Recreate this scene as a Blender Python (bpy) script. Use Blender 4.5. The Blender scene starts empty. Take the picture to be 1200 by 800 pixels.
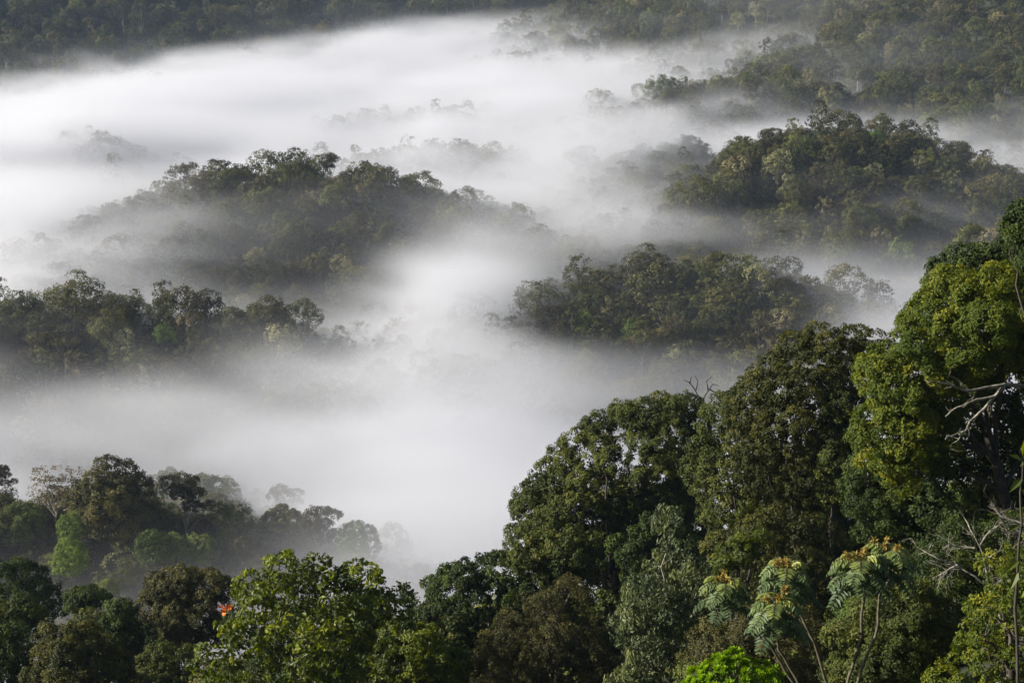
import bpy, math
import numpy as np
from mathutils import Vector

# ------------------------------------------------------------------ camera, sky, sun, exposure
scene = bpy.context.scene
COL = scene.collection
FPX = 2000.0                      # focal length in pixels of a 1200 px wide frame
EYE = np.array([0.0, 0.0, 180.0])
PITCH = math.radians(15.0)
cam_d = bpy.data.cameras.new('camera')
cam = bpy.data.objects.new('camera', cam_d)
COL.objects.link(cam)
cam.location = EYE
cam.rotation_euler = (math.radians(90) - PITCH, 0, 0)
cam_d.sensor_width = 36.0
cam_d.lens = FPX / 1200.0 * 36.0
cam_d.clip_start = 0.5
cam_d.clip_end = 30000
scene.camera = cam

SUN_EL, SUN_AZ = math.radians(25), math.radians(-92)      # azimuth from +Y towards +X
sun_dir = Vector((math.sin(SUN_AZ) * math.cos(SUN_EL), math.cos(SUN_AZ) * math.cos(SUN_EL), math.sin(SUN_EL)))
world = bpy.data.worlds.new('World')
scene.world = world
world.use_nodes = True
wn = world.node_tree.nodes
bg = wn['Background']
sky = wn.new('ShaderNodeTexSky')
sky.sky_type = 'NISHITA'
sky.sun_disc = False
sky.sun_elevation = SUN_EL
sky.sun_rotation = SUN_AZ
sky.air_density = 1.0
sky.dust_density = 1.5
world.node_tree.links.new(sky.outputs[0], bg.inputs[0])
bg.inputs[1].default_value = 0.05
sun_d = bpy.data.lights.new('sun', 'SUN')
sun_d.energy = 5.0
sun_d.angle = math.radians(0.5)
sun_d.color = (1.0, 0.945, 0.86)
sun = bpy.data.objects.new('sun', sun_d)
COL.objects.link(sun)
sun.rotation_euler = sun_dir.to_track_quat('Z', 'Y').to_euler()
sun.location = (-300, 0, 600)

scene.view_settings.view_transform = 'Standard'
scene.view_settings.look = 'None'
scene.view_settings.gamma = 1.0
scene.view_settings.exposure = 0.70
scene.render.engine = 'CYCLES'
cy = scene.cycles
cy.max_bounces = 8
cy.diffuse_bounces = 3
cy.glossy_bounces = 1
cy.transmission_bounces = 3
cy.transparent_max_bounces = 8
cy.volume_bounces = 4
cy.volume_step_rate = 2.6
cy.volume_max_steps = 256
cy.use_denoising = True
cy.sample_clamp_indirect = 8
cy.caustics_reflective = cy.caustics_refractive = False

cp, sp_ = math.cos(PITCH), math.sin(PITCH)


def at(px, py, Y):
    """photo pixel (1200x800) at world distance Y -> world point"""
    u = (np.asarray(px, float) - 600) / FPX
    v = -(np.asarray(py, float) - 400) / FPX
    t = np.asarray(Y, float) / (cp + v * sp_)
    return np.stack([EYE[0] + t * u, EYE[1] + t * (cp + v * sp_), EYE[2] + t * (-sp_ + v * cp)], -1)


def pix(P):
    """world point -> photo pixel"""
    d = np.asarray(P, float) - EYE
    f = d[..., 1] * cp - d[..., 2] * sp_
    up = d[..., 1] * sp_ + d[..., 2] * cp
    return 600 + FPX * d[..., 0] / f, 400 - FPX * up / f


# ------------------------------------------------------------------ noise
def _hash(ix, iy, iz, seed):
    h = (ix.astype(np.int64) * 374761393 + iy.astype(np.int64) * 668265263 + iz.astype(np.int64) * 2147483647 // 7 + seed * 974634617) & 0xFFFFFFFF
    h = ((h ^ (h >> 13)) * 1274126177) & 0xFFFFFFFF
    return ((h ^ (h >> 16)) & 0xFFFF) / 65535.0


def noise3(x, y, z, seed=0):
    ix, iy, iz = np.floor(x).astype(int), np.floor(y).astype(int), np.floor(z).astype(int)
    fx, fy, fz = x - ix, y - iy, z - iz
    fx, fy, fz = [f * f * (3 - 2 * f) for f in (fx, fy, fz)]
    r = 0
    for dx in (0, 1):
        for dy in (0, 1):
            for dz in (0, 1):
                w = (fx if dx else 1 - fx) * (fy if dy else 1 - fy) * (fz if dz else 1 - fz)
                r = r + w * _hash(ix + dx, iy + dy, iz + dz, seed)
    return r * 2 - 1


def fbm(x, y, z, seed=0, octv=4, gain=0.5):
    a, s, tot = 1.0, 0, 0
    for k in range(octv):
        s = s + a * noise3(x * 2 ** k, y * 2 ** k, z * 2 ** k, seed + k * 17)
        tot += a
        a *= gain
    return s / tot


# ------------------------------------------------------------------ the ground
def crest(pts, tree, k, r):
    """pts: (px, row of the tree tops, Y) along a skyline -> ground ridge"""
    p = np.array(pts, float)
    P = at(p[:, 0], p[:, 1], p[:, 2])
    P[:, 2] -= tree
    return (P, k, r)


HILLS = {
    'spur': crest([(-120, 560, 470), (30, 562, 480), (120, 552, 485), (200, 570, 490), (290, 596, 490), (360, 606, 485), (400, 622, 480), (415, 650, 472)], 17, .58, 8),
    'spur_back': crest([(170, 560, 560), (215, 556, 565), (265, 574, 570), (290, 600, 575)], 15, .6, 6),
    'island': crest([(-90, 352, 770), (60, 342, 765), (130, 346, 765), (230, 354, 765), (310, 374, 758), (360, 394, 750)], 22, .40, 12),
    'central': crest([(130, 260, 960), (190, 228, 985), (265, 206, 1000), (350, 192, 1005), (420, 208, 1005), (500, 222, 1000), (545, 258, 975), (610, 272, 950), (655, 284, 940)], 19, .42, 14),
    'ghost_mid': crest([(400, 190, 1230), (470, 184, 1240), (560, 180, 1250), (605, 200, 1240)], 14, .5, 12),
    'ghost_left': crest([(-60, 185, 1250), (60, 175, 1260), (100, 166, 1260), (132, 178, 1250)], 14, .5, 12),
    'ghost_up': crest([(440, 142, 1500), (530, 136, 1510), (600, 148, 1500)], 14, .5, 12),
    'knoll': crest([(590, 380, 745), (640, 378, 750), (690, 345, 770), (770, 308, 775), (860, 308, 775), (915, 334, 770), (950, 362, 765), (1010, 374, 760), (1060, 392, 755)], 20, .42, 14),
    'upper': crest([(795, 168, 1110), (850, 208, 1010), (900, 178, 1030), (945, 150, 1050), (990, 136, 1060), (1055, 152, 1055), (1120, 196, 1045), (1165, 226, 1045), (1300, 244, 1050)], 18, .45, 14),
    'ghost_right': crest([(790, 112, 1420), (850, 100, 1440), (905, 92, 1450), (945, 105, 1440)], 14, .42, 14),
    'back_slope': (np.array([[430, 2500, 20], [470, 2320, 100], [540, 2100, 190], [930, 1850, 280], [1500, 1700, 300]], float), .41, 30),
    'back_shelf': crest([(800, 60, 1900), (890, 36, 1950), (960, 8, 2050)], 14, .35, 16),
    'range': (np.array([[-2900, 1200, 330], [-1900, 1740, 310], [-912, 2400, 300], [-348, 2774, 300], [250, 3170, 320], [1400, 3500, 360], [3000, 3500, 400]], float), .5, 40),
    'range_spur': (np.array([[-620, 1800, -20], [-510, 1900, 16], [-430, 2060, 40], [-420, 2400, 110]], float), .38, 20),
    'range_spur_mid': (np.array([[-70, 2150, -22], [-80, 2300, 30], [-120, 2700, 150]], float), .4, 25),
}


def ridge_h(x, y, P, k, r):
    best = np.full(x.shape, -1e9)
    for a, b in zip(P[:-1], P[1:]):
        d = b[:2] - a[:2]
        t = np.clip(((x - a[0]) * d[0] + (y - a[1]) * d[1]) / (d @ d), 0, 1)
        dist = np.hypot(x - a[0] - t * d[0], y - a[1] - t * d[1])
        best = np.maximum(best, a[2] + t * (b[2] - a[2]) - k * (np.sqrt(dist ** 2 + r ** 2) - r))
    return best


def ground(x, y):
    x, y = np.asarray(x, float), np.asarray(y, float)
    h = -74 + 6 * noise3(x / 140, y / 140, x * 0, 5)
    for P, k, r in HILLS.values():
        hh = ridge_h(x, y, P, k, r)
        d = h - hh
        h = np.maximum(h, hh) + 4 * np.exp(-np.abs(d) / 8)
    h = h + 20 * noise3(x / 190, y / 230, x * 0, 15) * np.clip((y - 1750) / 300, 0, 1)
    # the hillside the photographer stands on
    yy = np.maximum(y, -60)
    f = 169.5 - 0.46 * yy - 0.20 * np.maximum(yy - 215, 0) + 0.20 * np.clip(x, -160, 260) + 0.0012 * np.clip(x, 0, 80) ** 2 + 3 * noise3(x / 38, y / 38, x * 0, 9)
    f = np.where(y < 0, np.maximum(f, 165), f)
    f = np.minimum(f, 200 + 0 * f)
    h = np.maximum(h, f)
    return h + 1.2 * noise3(x / 17, y / 17, x * 0, 3)


def grow(lo, hi, d0, far_lo, far_hi):
    a = list(np.arange(lo, hi + .1, d0))
    s, d = [], d0
    v = lo
    while v > far_lo:
        d *= 1.25
        v -= d
        s.append(v)
    e, d, v = [], d0, hi
    while v < far_hi:
        d *= 1.25
        v += d
        e.append(v)
    return np.array(s[::-1] + a + e)


def new_mesh(name, V, F, mat=None, attrs=None, smooth=False):
    me = bpy.data.meshes.new(name)
    V = np.ascontiguousarray(V, np.float32)
    F = np.ascontiguousarray(F, np.int32)
    me.vertices.add(len(V))
    me.vertices.foreach_set('co', V.ravel())
    n, k = F.shape
    me.loops.add(n * k)
    me.loops.foreach_set('vertex_index', F.ravel())
    me.polygons.add(n)
    me.polygons.foreach_set('loop_start', np.arange(0, n * k, k, dtype=np.int32))
    if smooth:
        me.polygons.foreach_set('use_smooth', np.ones(n, bool))
    else:
        me.polygons.foreach_set('use_smooth', np.zeros(n, bool))
    for an, (dom, val) in (attrs or {}).items():
        a = me.attributes.new(an, 'FLOAT', dom)
        a.data.foreach_set('value', np.ascontiguousarray(val, np.float32))
    if mat:
        me.materials.append(mat)
    me.update(calc_edges=True)
    return me


def link(name, me, parent=None, loc=None):
    o = bpy.data.objects.new(name, me)
    COL.objects.link(o)
    if parent:
        o.parent = parent
    if loc is not None:
        o.location = loc
    return o


# ------------------------------------------------------------------ materials
def leaf_mat(name, dark, mid, young, trans=0.25, rough=0.55, spec=0.22, hue=0.03, val=0.3):
    m = bpy.data.materials.new(name)
    m.use_nodes = True
    nt = m.node_tree
    N, L = nt.nodes, nt.links
    N.clear()
    out = N.new('ShaderNodeOutputMaterial')
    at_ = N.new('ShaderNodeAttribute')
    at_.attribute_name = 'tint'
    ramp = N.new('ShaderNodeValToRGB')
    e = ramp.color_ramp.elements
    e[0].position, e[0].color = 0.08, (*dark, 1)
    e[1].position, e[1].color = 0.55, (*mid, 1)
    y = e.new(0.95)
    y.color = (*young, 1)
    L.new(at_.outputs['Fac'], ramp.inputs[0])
    info = N.new('ShaderNodeObjectInfo')
    hsv = N.new('ShaderNodeHueSaturation')
    mh = N.new('ShaderNodeMapRange')
    mh.inputs[3].default_value, mh.inputs[4].default_value = 0.5 - hue, 0.5 + hue
    L.new(info.outputs['Random'], mh.inputs[0])
    L.new(mh.outputs[0], hsv.inputs['Hue'])
    m7 = N.new('ShaderNodeMath')
    m7.operation = 'MULTIPLY'
    m7.inputs[1].default_value = 7.31
    fr = N.new('ShaderNodeMath')
    fr.operation = 'FRACT'
    L.new(info.outputs['Random'], m7.inputs[0])
    L.new(m7.outputs[0], fr.inputs[0])
    mv = N.new('ShaderNodeMapRange')
    mv.inputs[3].default_value, mv.inputs[4].default_value = 1 - val, 1 + val
    L.new(fr.outputs[0], mv.inputs[0])
    L.new(mv.outputs[0], hsv.inputs['Value'])
    L.new(ramp.outputs[0], hsv.inputs['Color'])
    p = N.new('ShaderNodeBsdfPrincipled')
    p.inputs['Roughness'].default_value = rough
    p.inputs['Specular IOR Level'].default_value = spec
    L.new(hsv.outputs[0], p.inputs['Base Color'])
    t = N.new('ShaderNodeBsdfTranslucent')
    hs2 = N.new('ShaderNodeHueSaturation')
    hs2.inputs['Hue'].default_value = 0.49
    hs2.inputs['Saturation'].default_value = 1.1
    hs2.inputs['Value'].default_value = 1.3
    L.new(hsv.outputs[0], hs2.inputs['Color'])
    L.new(hs2.outputs[0], t.inputs[0])
    mix = N.new('ShaderNodeMixShader')
    mix.inputs[0].default_value = trans
    L.new(p.outputs[0], mix.inputs[1])
    L.new(t.outputs[0], mix.inputs[2])
    L.new(mix.outputs[0], out.inputs[0])
    return m


def bark_mat(name, c1, c2, scale=1.5):
    m = bpy.data.materials.new(name)
    m.use_nodes = True
    nt = m.node_tree
    N, L = nt.nodes, nt.links
    p = N['Principled BSDF']
    p.inputs['Roughness'].default_value = 0.85
    tc = N.new('ShaderNodeTexCoord')
    no = N.new('ShaderNodeTexNoise')
    no.inputs['Scale'].default_value = scale
    no.inputs['Detail'].default_value = 6
    L.new(tc.outputs['Object'], no.inputs['Vector'])
    r = N.new('ShaderNodeValToRGB')
    r.color_ramp.elements[0].position, r.color_ramp.elements[0].color = .35, (*c1, 1)
    r.color_ramp.elements[1].position, r.color_ramp.elements[1].color = .65, (*c2, 1)
    L.new(no.outputs['Fac'], r.inputs[0])
    L.new(r.outputs[0], p.inputs['Base Color'])
    b = N.new('ShaderNodeBump')
    b.inputs['Strength'].default_value = .5
    L.new(no.outputs['Fac'], b.inputs['Height'])
    L.new(b.outputs[0], p.inputs['Normal'])
    return m


M = {
    'ground': bark_mat('forest_floor', (.012, .018, .007), (.035, .04, .015), .15),
    'bark': bark_mat('bark', (.05, .04, .03), (.13, .11, .085)),
    'pale_bark': bark_mat('pale_bark', (.13, .12, .085), (.36, .33, .26), 3.5),
    'dark_bark': bark_mat('dark_bark', (.03, .025, .02), (.08, .065, .05)),
    # leaves of the forest on the hills
    'hill_green': leaf_mat('hill_leaf', (.036, .042, .010), (.088, .092, .022), (.20, .175, .05), hue=.03, val=.45),
    'hill_dark': leaf_mat('hill_dark_leaf', (.022, .026, .009), (.056, .056, .017), (.14, .115, .038), val=.45),
    'hill_pale': leaf_mat('hill_pale_leaf', (.12, .115, .05), (.23, .215, .10), (.36, .33, .17), val=.3),
    'hill_fresh': leaf_mat('hill_fresh_leaf', (.07, .10, .02), (.16, .20, .035), (.28, .31, .07), val=.3),
    'spur_green': leaf_mat('spur_leaf', (.05, .072, .016), (.115, .145, .03), (.23, .245, .06), hue=.025, val=.35),
    'spur_dome': leaf_mat('spur_dome_leaf', (.036, .037, .012), (.09, .085, .025), (.21, .18, .05), hue=.01, val=.25),
    # leaves near the camera
    'lime': leaf_mat('lime_leaf', (.036, .058, .007), (.095, .132, .012), (.27, .265, .022), val=0, hue=0, trans=.36),
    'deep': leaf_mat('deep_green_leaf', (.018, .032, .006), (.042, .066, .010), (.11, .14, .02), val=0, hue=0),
    'olive': leaf_mat('olive_leaf', (.024, .030, .007), (.054, .064, .012), (.145, .135, .02), val=0, hue=0),
    'moss': leaf_mat('moss_leaf', (.026, .040, .008), (.066, .086, .014), (.17, .175, .03), val=0, hue=0),
    'brown': leaf_mat('brown_leaf', (.032, .034, .011), (.075, .074, .022), (.16, .145, .04), val=0, hue=0),
    'fresh': leaf_mat('fresh_leaf', (.035, .055, .006), (.095, .13, .010), (.28, .31, .02), val=0, hue=0, trans=.4, spec=.5),
    'grey': leaf_mat('grey_green_leaf', (.045, .065, .025), (.11, .14, .05), (.23, .25, .08), val=0, hue=0, spec=.5),
}

me = None
xs = grow(-700, 620, 7, -3400, 3400)
ys = grow(0, 1500, 7, -1400, 5800)
GX, GY = np.meshgrid(xs, ys)
GZ = ground(GX, GY)
V = np.stack([GX, GY, GZ], -1).reshape(-1, 3)
ny, nx = GX.shape
ii = np.arange(ny * nx).reshape(ny, nx)
F = np.stack([ii[:-1, :-1], ii[:-1, 1:], ii[1:, 1:], ii[1:, :-1]], -1).reshape(-1, 4)
terrain = link('terrain', new_mesh('terrain', V, F, M['ground'], smooth=True))
terrain['kind'] = 'structure'
terrain['label'] = 'dark forest floor of the hills and valleys under the trees'


# ------------------------------------------------------------------ foliage and wood builders
def unit(v):
    return v / np.maximum(np.linalg.norm(v, axis=-1, keepdims=True), 1e-9)


def rand_dirs(rng, n):
    return unit(rng.normal(size=(n, 3)))


def leaf_quads(C, A, Nn, L, W):
    """pointed, slightly folded leaves: centre, axis, normal, length, width"""
    S = unit(np.cross(A, Nn))
    Nn = np.cross(S, A)
    L = L[:, None]
    W = W[:, None]
    b = C - A * L * .5
    t = C + A * L * .5 - Nn * L * .12
    m = C - A * L * .04
    l = m + S * W * .5 + Nn * W * .12
    r = m - S * W * .5 + Nn * W * .12
    V = np.stack([b, r, t, l], 1).reshape(-1, 3)
    F = np.arange(len(C) * 4).reshape(-1, 4)
    return V, F


def crown_arrays(rng, lobes, puff_r, puff_n, leaf, leaf_n, flat=1.0, open_=0.0, droop=.25, aspect=.55, low=-.45, jit=.36, lobe_keep=.78, top_tint=.25):
    """lobes [(x, y, z, r)] -> puffs on the lobes -> leaves on the puffs"""
    lobes = np.asarray(lobes, float)
    ctr = lobes[:, :3].mean(0)
    rm = lobes[:, 3].mean()
    PC, PO, PT, PR = [], [], [], []
    for i, (x, y, z, r) in enumerate(lobes):
        n = max(4, int(puff_n * (r / rm) ** 2))
        d = rand_dirs(rng, n * 2)
        d = d[d[:, 2] > low][:n]
        c = np.array([x, y, z]) + d * r * np.array([1, 1, flat]) * rng.uniform(.82, 1.06, (len(d), 1))
        dd = np.linalg.norm((c[:, None] - lobes[None, :, :3]) / np.array([1, 1, max(flat, .3)]), axis=2) / lobes[None, :, 3]
        dd[:, i] = 9
        keep = (dd.min(1) > lobe_keep) & (rng.random(len(d)) > open_)
        c, d = c[keep], d[keep]
        PC.append(c)
        PO.append(unit(d + .4 * unit(c - ctr)))
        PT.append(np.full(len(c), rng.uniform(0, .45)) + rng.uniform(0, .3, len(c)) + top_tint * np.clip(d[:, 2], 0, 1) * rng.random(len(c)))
        PR.append(puff_r * rng.uniform(.65, 1.25, len(c)) * (r / rm) ** .5)
    PC, PO, PT, PR = map(np.concatenate, (PC, PO, PT, PR))
    n = len(PC)
    idx = np.repeat(np.arange(n), np.maximum(3, (leaf_n * (PR / puff_r) ** 2).astype(int)))
    k = len(idx)
    d = unit(rng.normal(size=(k, 3)) + .75 * PO[idx])
    pos = PC[idx] + d * (PR[idx] * rng.uniform(.55, 1.12, k))[:, None] * np.array([1, 1, .85])
    nrm = unit(.65 * d + .8 * PO[idx] + .25 * np.array([0, 0, 1]) + jit * rng.normal(size=(k, 3)))
    ax = unit(np.cross(nrm, rng.normal(size=(k, 3))) + np.array([0, 0, -droop]))
    Lf = leaf * rng.uniform(.65, 1.3, k)
    Vv, Ff = leaf_quads(pos, ax, nrm, Lf, Lf * aspect)
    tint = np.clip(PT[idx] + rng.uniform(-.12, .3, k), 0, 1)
    return Vv, Ff, tint


def tube(pts, rad, sides=6):
    pts = np.asarray(pts, float)
    rad = np.asarray(rad, float)
    T = unit(np.gradient(pts, axis=0))
    ref = np.array([.31, .17, .93]) if abs(T[:, 2]).mean() < .7 else np.array([.93, .3, .1])
    B = unit(np.cross(T, ref))
    Cc = np.cross(T, B)
    a = np.linspace(0, 2 * np.pi, sides, endpoint=False)
    V = pts[:, None] + rad[:, None, None] * (np.cos(a)[None, :, None] * B[:, None] + np.sin(a)[None, :, None] * Cc[:, None])
    n = len(pts)
    i = np.arange(n - 1)[:, None] * sides
    j = np.arange(sides)[None]
    j2 = (j + 1) % sides
    F = np.stack([i + j, i + j2, i + sides + j2, i + sides + j], -1).reshape(-1, 4)
    return V.reshape(-1, 3), F


def merge(parts):
    Vs, Fs, o = [], [], 0
    for V, F in parts:
        Vs.append(V)
        Fs.append(F + o)
        o += len(V)
    return np.concatenate(Vs), np.concatenate(Fs)


def curve(rng, a, b, n, wob, sag=0):
    t = np.linspace(0, 1, n)[:, None]
    a, b = np.asarray(a, float), np.asarray(b, float)
    L = np.linalg.norm(b - a)
    w = np.cumsum(rng.normal(size=(n, 3)), 0) * wob * L / n ** .5
    w = w - t * w[-1]
    w -= w[0] * (1 - t)
    p = a + (b - a) * t + w
    p[:, 2] += sag * L * (t[:, 0] * (1 - t[:, 0]))
    return p


def wood(rng, lobes, r0, fork=.5, lean=(0, 0), frac=.8, thin=.25, twigs=0):
    """trunk from the origin to the crown, a few main limbs, side branches to the lobes; local coordinates"""
    lobes = np.asarray(lobes, float)
    ctr = lobes[:, :3].mean(0)
    zf = lobes[:, 2].min() * fork + ctr[2] * (1 - fork)
    zf = max(zf * .85, 1.2)
    top = np.array([ctr[0] * .75, ctr[1] * .75, zf])
    parts = []
    tr = curve(rng, (0, 0, -1.5), top, 9, .035)
    rr = r0 * np.linspace(1.15, .7, 9)
    rr[0] *= 1.35
    parts.append(tube(tr, rr, 8))
    chosen = [int(np.argmax(lobes[:, 2]))]
    while len(chosen) < min(7, len(lobes)):
        d = np.min([np.linalg.norm(lobes[:, :3] - lobes[c, :3], axis=1) for c in chosen], axis=0)
        chosen.append(int(np.argmax(d)))
    paths = []
    for c in chosen:
        e = lobes[c, :3]
        a = tr[int(rng.uniform(.7, 1.0) * 8)]
        d = e - a
        mid = a + d * .5 + np.array([0, 0, .14 * np.linalg.norm(d[:2])])
        p = np.concatenate([curve(rng, a, mid, 5, .07)[:-1], curve(rng, mid, e, 6, .09)])
        rl = r0 * rng.uniform(.36, .5)
        rad = np.linspace(rl, rl * thin, len(p))
        parts.append(tube(p, rad, 6))
        paths.append((p, rad))
    for k, (x, y, z, r) in enumerate(lobes):
        if k in chosen or rng.random() > frac:
            continue
        e = np.array([x, y, z])
        best = min(((np.linalg.norm(p[q] - e) + .02 * q, p[q], rad[q]) for p, rad in paths for q in range(3, len(p))), key=lambda v: v[0])
        p = curve(rng, best[1], e, 5, .09)
        rl = best[2] * .6
        parts.append(tube(p, np.linspace(rl, rl * .35, 5), 5))
        for _ in range(twigs):
            b0 = p[rng.integers(2, 5)]
            parts.append(tube(curve(rng, b0, b0 + rand_dirs(rng, 1)[0] * r * rng.uniform(.8, 1.3), 4, .12), np.linspace(rl * .4, rl * .1, 4), 4))
    return merge(parts)


def bare_tree(rng, h, r0, spread=.5, depth=4, up=.35, start=.3, nchild=(2, 4)):
    parts = []

    def grow_(a, d, L, r, lev):
        n = 6
        b = a + unit(d) * L
        p = curve(rng, a, b, n, .07)
        parts.append(tube(p, np.linspace(r, r * .55, n), 6 if lev > 1 else 4))
        if lev == 0:
            return
        for _ in range(rng.integers(*nchild) + 1):
            t = rng.integers(2, n)
            nd = unit(unit(d) + spread * 1.6 * rand_dirs(rng, 1)[0] + np.array([0, 0, up * .4]))
            grow_(p[t], nd, L * rng.uniform(.45, .7), r * .5, lev - 1)
        grow_(p[-1], unit(d + spread * .5 * rand_dirs(rng, 1)[0]), L * .65, r * .55, lev - 1)

    grow_(np.array([0., 0., -.8]), np.array([.05, 0, 1.]), h * .5, r0, depth)
    return merge(parts)


def props(o, label=None, cat=None, group=None, kind=None):
    for k, v in (('label', label), ('category', cat), ('group', group), ('kind', kind)):
        if v:
            o[k] = v


def empty(name, loc, label, cat, group=None):
    o = bpy.data.objects.new(name, None)
    o.empty_display_size = .5
    COL.objects.link(o)
    o.location = loc
    props(o, label, cat, group)
    return o


# ------------------------------------------------------------------ tree kinds of the forest
def lobes_dome(rng, h, rx, rz, n, r, cover=-.25):
    d = []
    k = 0
    while len(d) < n and k < 4000:
        k += 1
        v = rand_dirs(rng, 1)[0]
        if v[2] < cover:
            continue
        if all(np.linalg.norm(v - w) > 1.55 / n ** .5 for w in d):
            d.append(v)
    d = np.array(d)
    s = rng.uniform(.84, 1.08, len(d))[:, None]
    c = d * s * np.array([rx - r * .7, rx - r * .7, rz - r * .6])
    c[:, 2] += h - rz
    rr = r * rng.uniform(.75, 1.25, len(d))
    core = np.array([[0, 0, h - rz + rz * .1, min(rx, rz) * .55]])
    return np.concatenate([np.concatenate([c, rr[:, None]], 1), core])


def lobes_layers(rng, h, rx, layers, per, r):
    out = []
    for k in range(layers):
        f = k / max(layers - 1, 1)
        ang = rng.uniform(0, 6.28)
        off = rx * .5 * (1 - f) + rx * .12
        cx, cy_, cz = off * math.cos(ang), off * math.sin(ang), h * (.58 + .36 * f)
        R = rx * rng.uniform(.45, .65)
        for _ in range(per):
            a, q = rng.uniform(0, 6.28), math.sqrt(rng.random()) * R
            out.append((cx + q * math.cos(a), cy_ + q * math.sin(a), cz + rng.normal() * .35, r * rng.uniform(.7, 1.25)))
    return np.array(out)


def lobes_tall(rng, h, rx, n, r, z0=.35):
    out = []
    for _ in range(n):
        f = rng.random() ** .8
        w = rx * math.sin(math.pi * min(1, .22 + .72 * f)) ** .8
        a, q = rng.uniform(0, 6.28), w * rng.uniform(.25, 1.)
        out.append((q * math.cos(a), q * math.sin(a), h * (z0 + (1 - z0) * f) - r * .6, r * rng.uniform(.65, 1.3)))
    return np.array(out)


KINDS = {}


def make_kind(key, seed, lob, mat, bark, puff_r, puff_n, leaf, leaf_n, r0, fork=.5, tw=0, **kw):
    rng = np.random.default_rng(seed)
    lobes = lob(rng)
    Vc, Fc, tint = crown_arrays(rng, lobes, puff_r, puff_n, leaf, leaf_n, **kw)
    Vt, Ft = wood(rng, lobes, r0, fork, twigs=tw)
    KINDS[key] = (new_mesh(key + '_crown', Vc, Fc, M[mat], {'tint': ('FACE', tint)}), new_mesh(key + '_trunk', Vt, Ft, M[bark], smooth=True), float(lobes[:, 2].max() + lobes[0, 3]))


# light versions for the far hills (~2 px per metre)
make_kind('dome_a', 1, lambda g: lobes_dome(g, 15.5, 6.2, 6.4, 18, 2.6, -.7), 'hill_green', 'bark', 1.15, 14, .62, 26, .38)
make_kind('dome_b', 2, lambda g: lobes_dome(g, 14, 5.2, 6.2, 15, 2.5, -.7), 'hill_dark', 'bark', 1.1, 14, .6, 26, .36)
make_kind('dome_c', 3, lambda g: lobes_dome(g, 17, 6.8, 6.8, 20, 2.8, -.7), 'hill_green', 'bark', 1.2, 14, .66, 26, .42)
make_kind('layer_a', 4, lambda g: lobes_layers(g, 18, 6.5, 4, 6, 1.9), 'hill_dark', 'pale_bark', .8, 13, .6, 14, .34, fork=.75, flat=.42)
make_kind('layer_b', 5, lambda g: lobes_layers(g, 17, 5.6, 5, 5, 1.8), 'hill_green', 'bark', .8, 13, .6, 14, .34, fork=.75, flat=.45)
make_kind('tall_a', 6, lambda g: lobes_tall(g, 18, 4.4, 18, 1.8), 'hill_green', 'pale_bark', .75, 12, .58, 13, .32, fork=.8, open_=.15)
make_kind('tall_b', 7, lambda g: lobes_tall(g, 16, 4.0, 15, 1.7, .25), 'hill_dark', 'bark', .75, 12, .58, 13, .3, fork=.8, open_=.1)
make_kind('pale_a', 8, lambda g: lobes_tall(g, 15, 4.2, 16, 1.6), 'hill_pale', 'pale_bark', .7, 11, .52, 11, .28, fork=.85, tw=2, open_=.3)
make_kind('pale_b', 9, lambda g: lobes_dome(g, 13, 4.6, 5.2, 13, 2.1, -.6), 'hill_pale', 'pale_bark', 1.0, 13, .55, 26, .28, open_=.2)
make_kind('fresh_a', 10, lambda g: lobes_dome(g, 12, 5.0, 5.2, 15, 2.3, -.6), 'hill_fresh', 'bark', 1.05, 14, .58, 26, .3)
make_kind('low_a', 11, lambda g: lobes_dome(g, 10, 5.6, 5.2, 15, 2.4, -.5), 'hill_green', 'bark', 1.1, 14, .64, 26, .3)
make_kind('low_b', 12, lambda g: lobes_dome(g, 9, 5.0, 5.0, 14, 2.3, -.5), 'hill_dark', 'bark', 1.1, 14, .64, 26, .3)
# fuller versions for the near spur (~4 px per metre) and the hillside below the camera
make_kind('near_dome_a', 21, lambda g: lobes_dome(g, 17, 7.2, 7.6, 40, 2.1, -.6), 'spur_dome', 'bark', .78, 30, .40, 42, .42)
make_kind('near_dome_b', 22, lambda g: lobes_dome(g, 15, 6.2, 6.6, 38, 1.9, -.65), 'spur_green', 'bark', .62, 28, .40, 26, .4)
make_kind('near_layer', 23, lambda g: lobes_layers(g, 18, 5.6, 4, 6, 1.7), 'hill_dark', 'pale_bark', .6, 26, .38, 22, .34, fork=.8, flat=.42, open_=.1)
make_kind('near_tall', 24, lambda g: lobes_tall(g, 17, 4.4, 20, 1.7), 'spur_green', 'pale_bark', .58, 24, .38, 22, .32, fork=.8, tw=1, open_=.15)
make_kind('near_pale', 25, lambda g: lobes_tall(g, 15, 4.2, 18, 1.5), 'hill_pale', 'pale_bark', .55, 18, .34, 14, .26, fork=.85, tw=4, open_=.35)
make_kind('near_fresh', 26, lambda g: lobes_dome(g, 12, 5.4, 5.6, 34, 1.8, -.6), 'hill_fresh', 'bark', .6, 28, .38, 24, .3)
make_kind('near_low', 27, lambda g: lobes_dome(g, 10, 5.8, 5.4, 34, 1.8, -.5), 'spur_green', 'bark', .62, 28, .40, 24, .3)
rng = np.random.default_rng(31)
KINDS['snag'] = (None, new_mesh('snag_trunk', *bare_tree(rng, 15, .3, .45, 3, .5), M['pale_bark'], smooth=True), 15.0)

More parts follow.
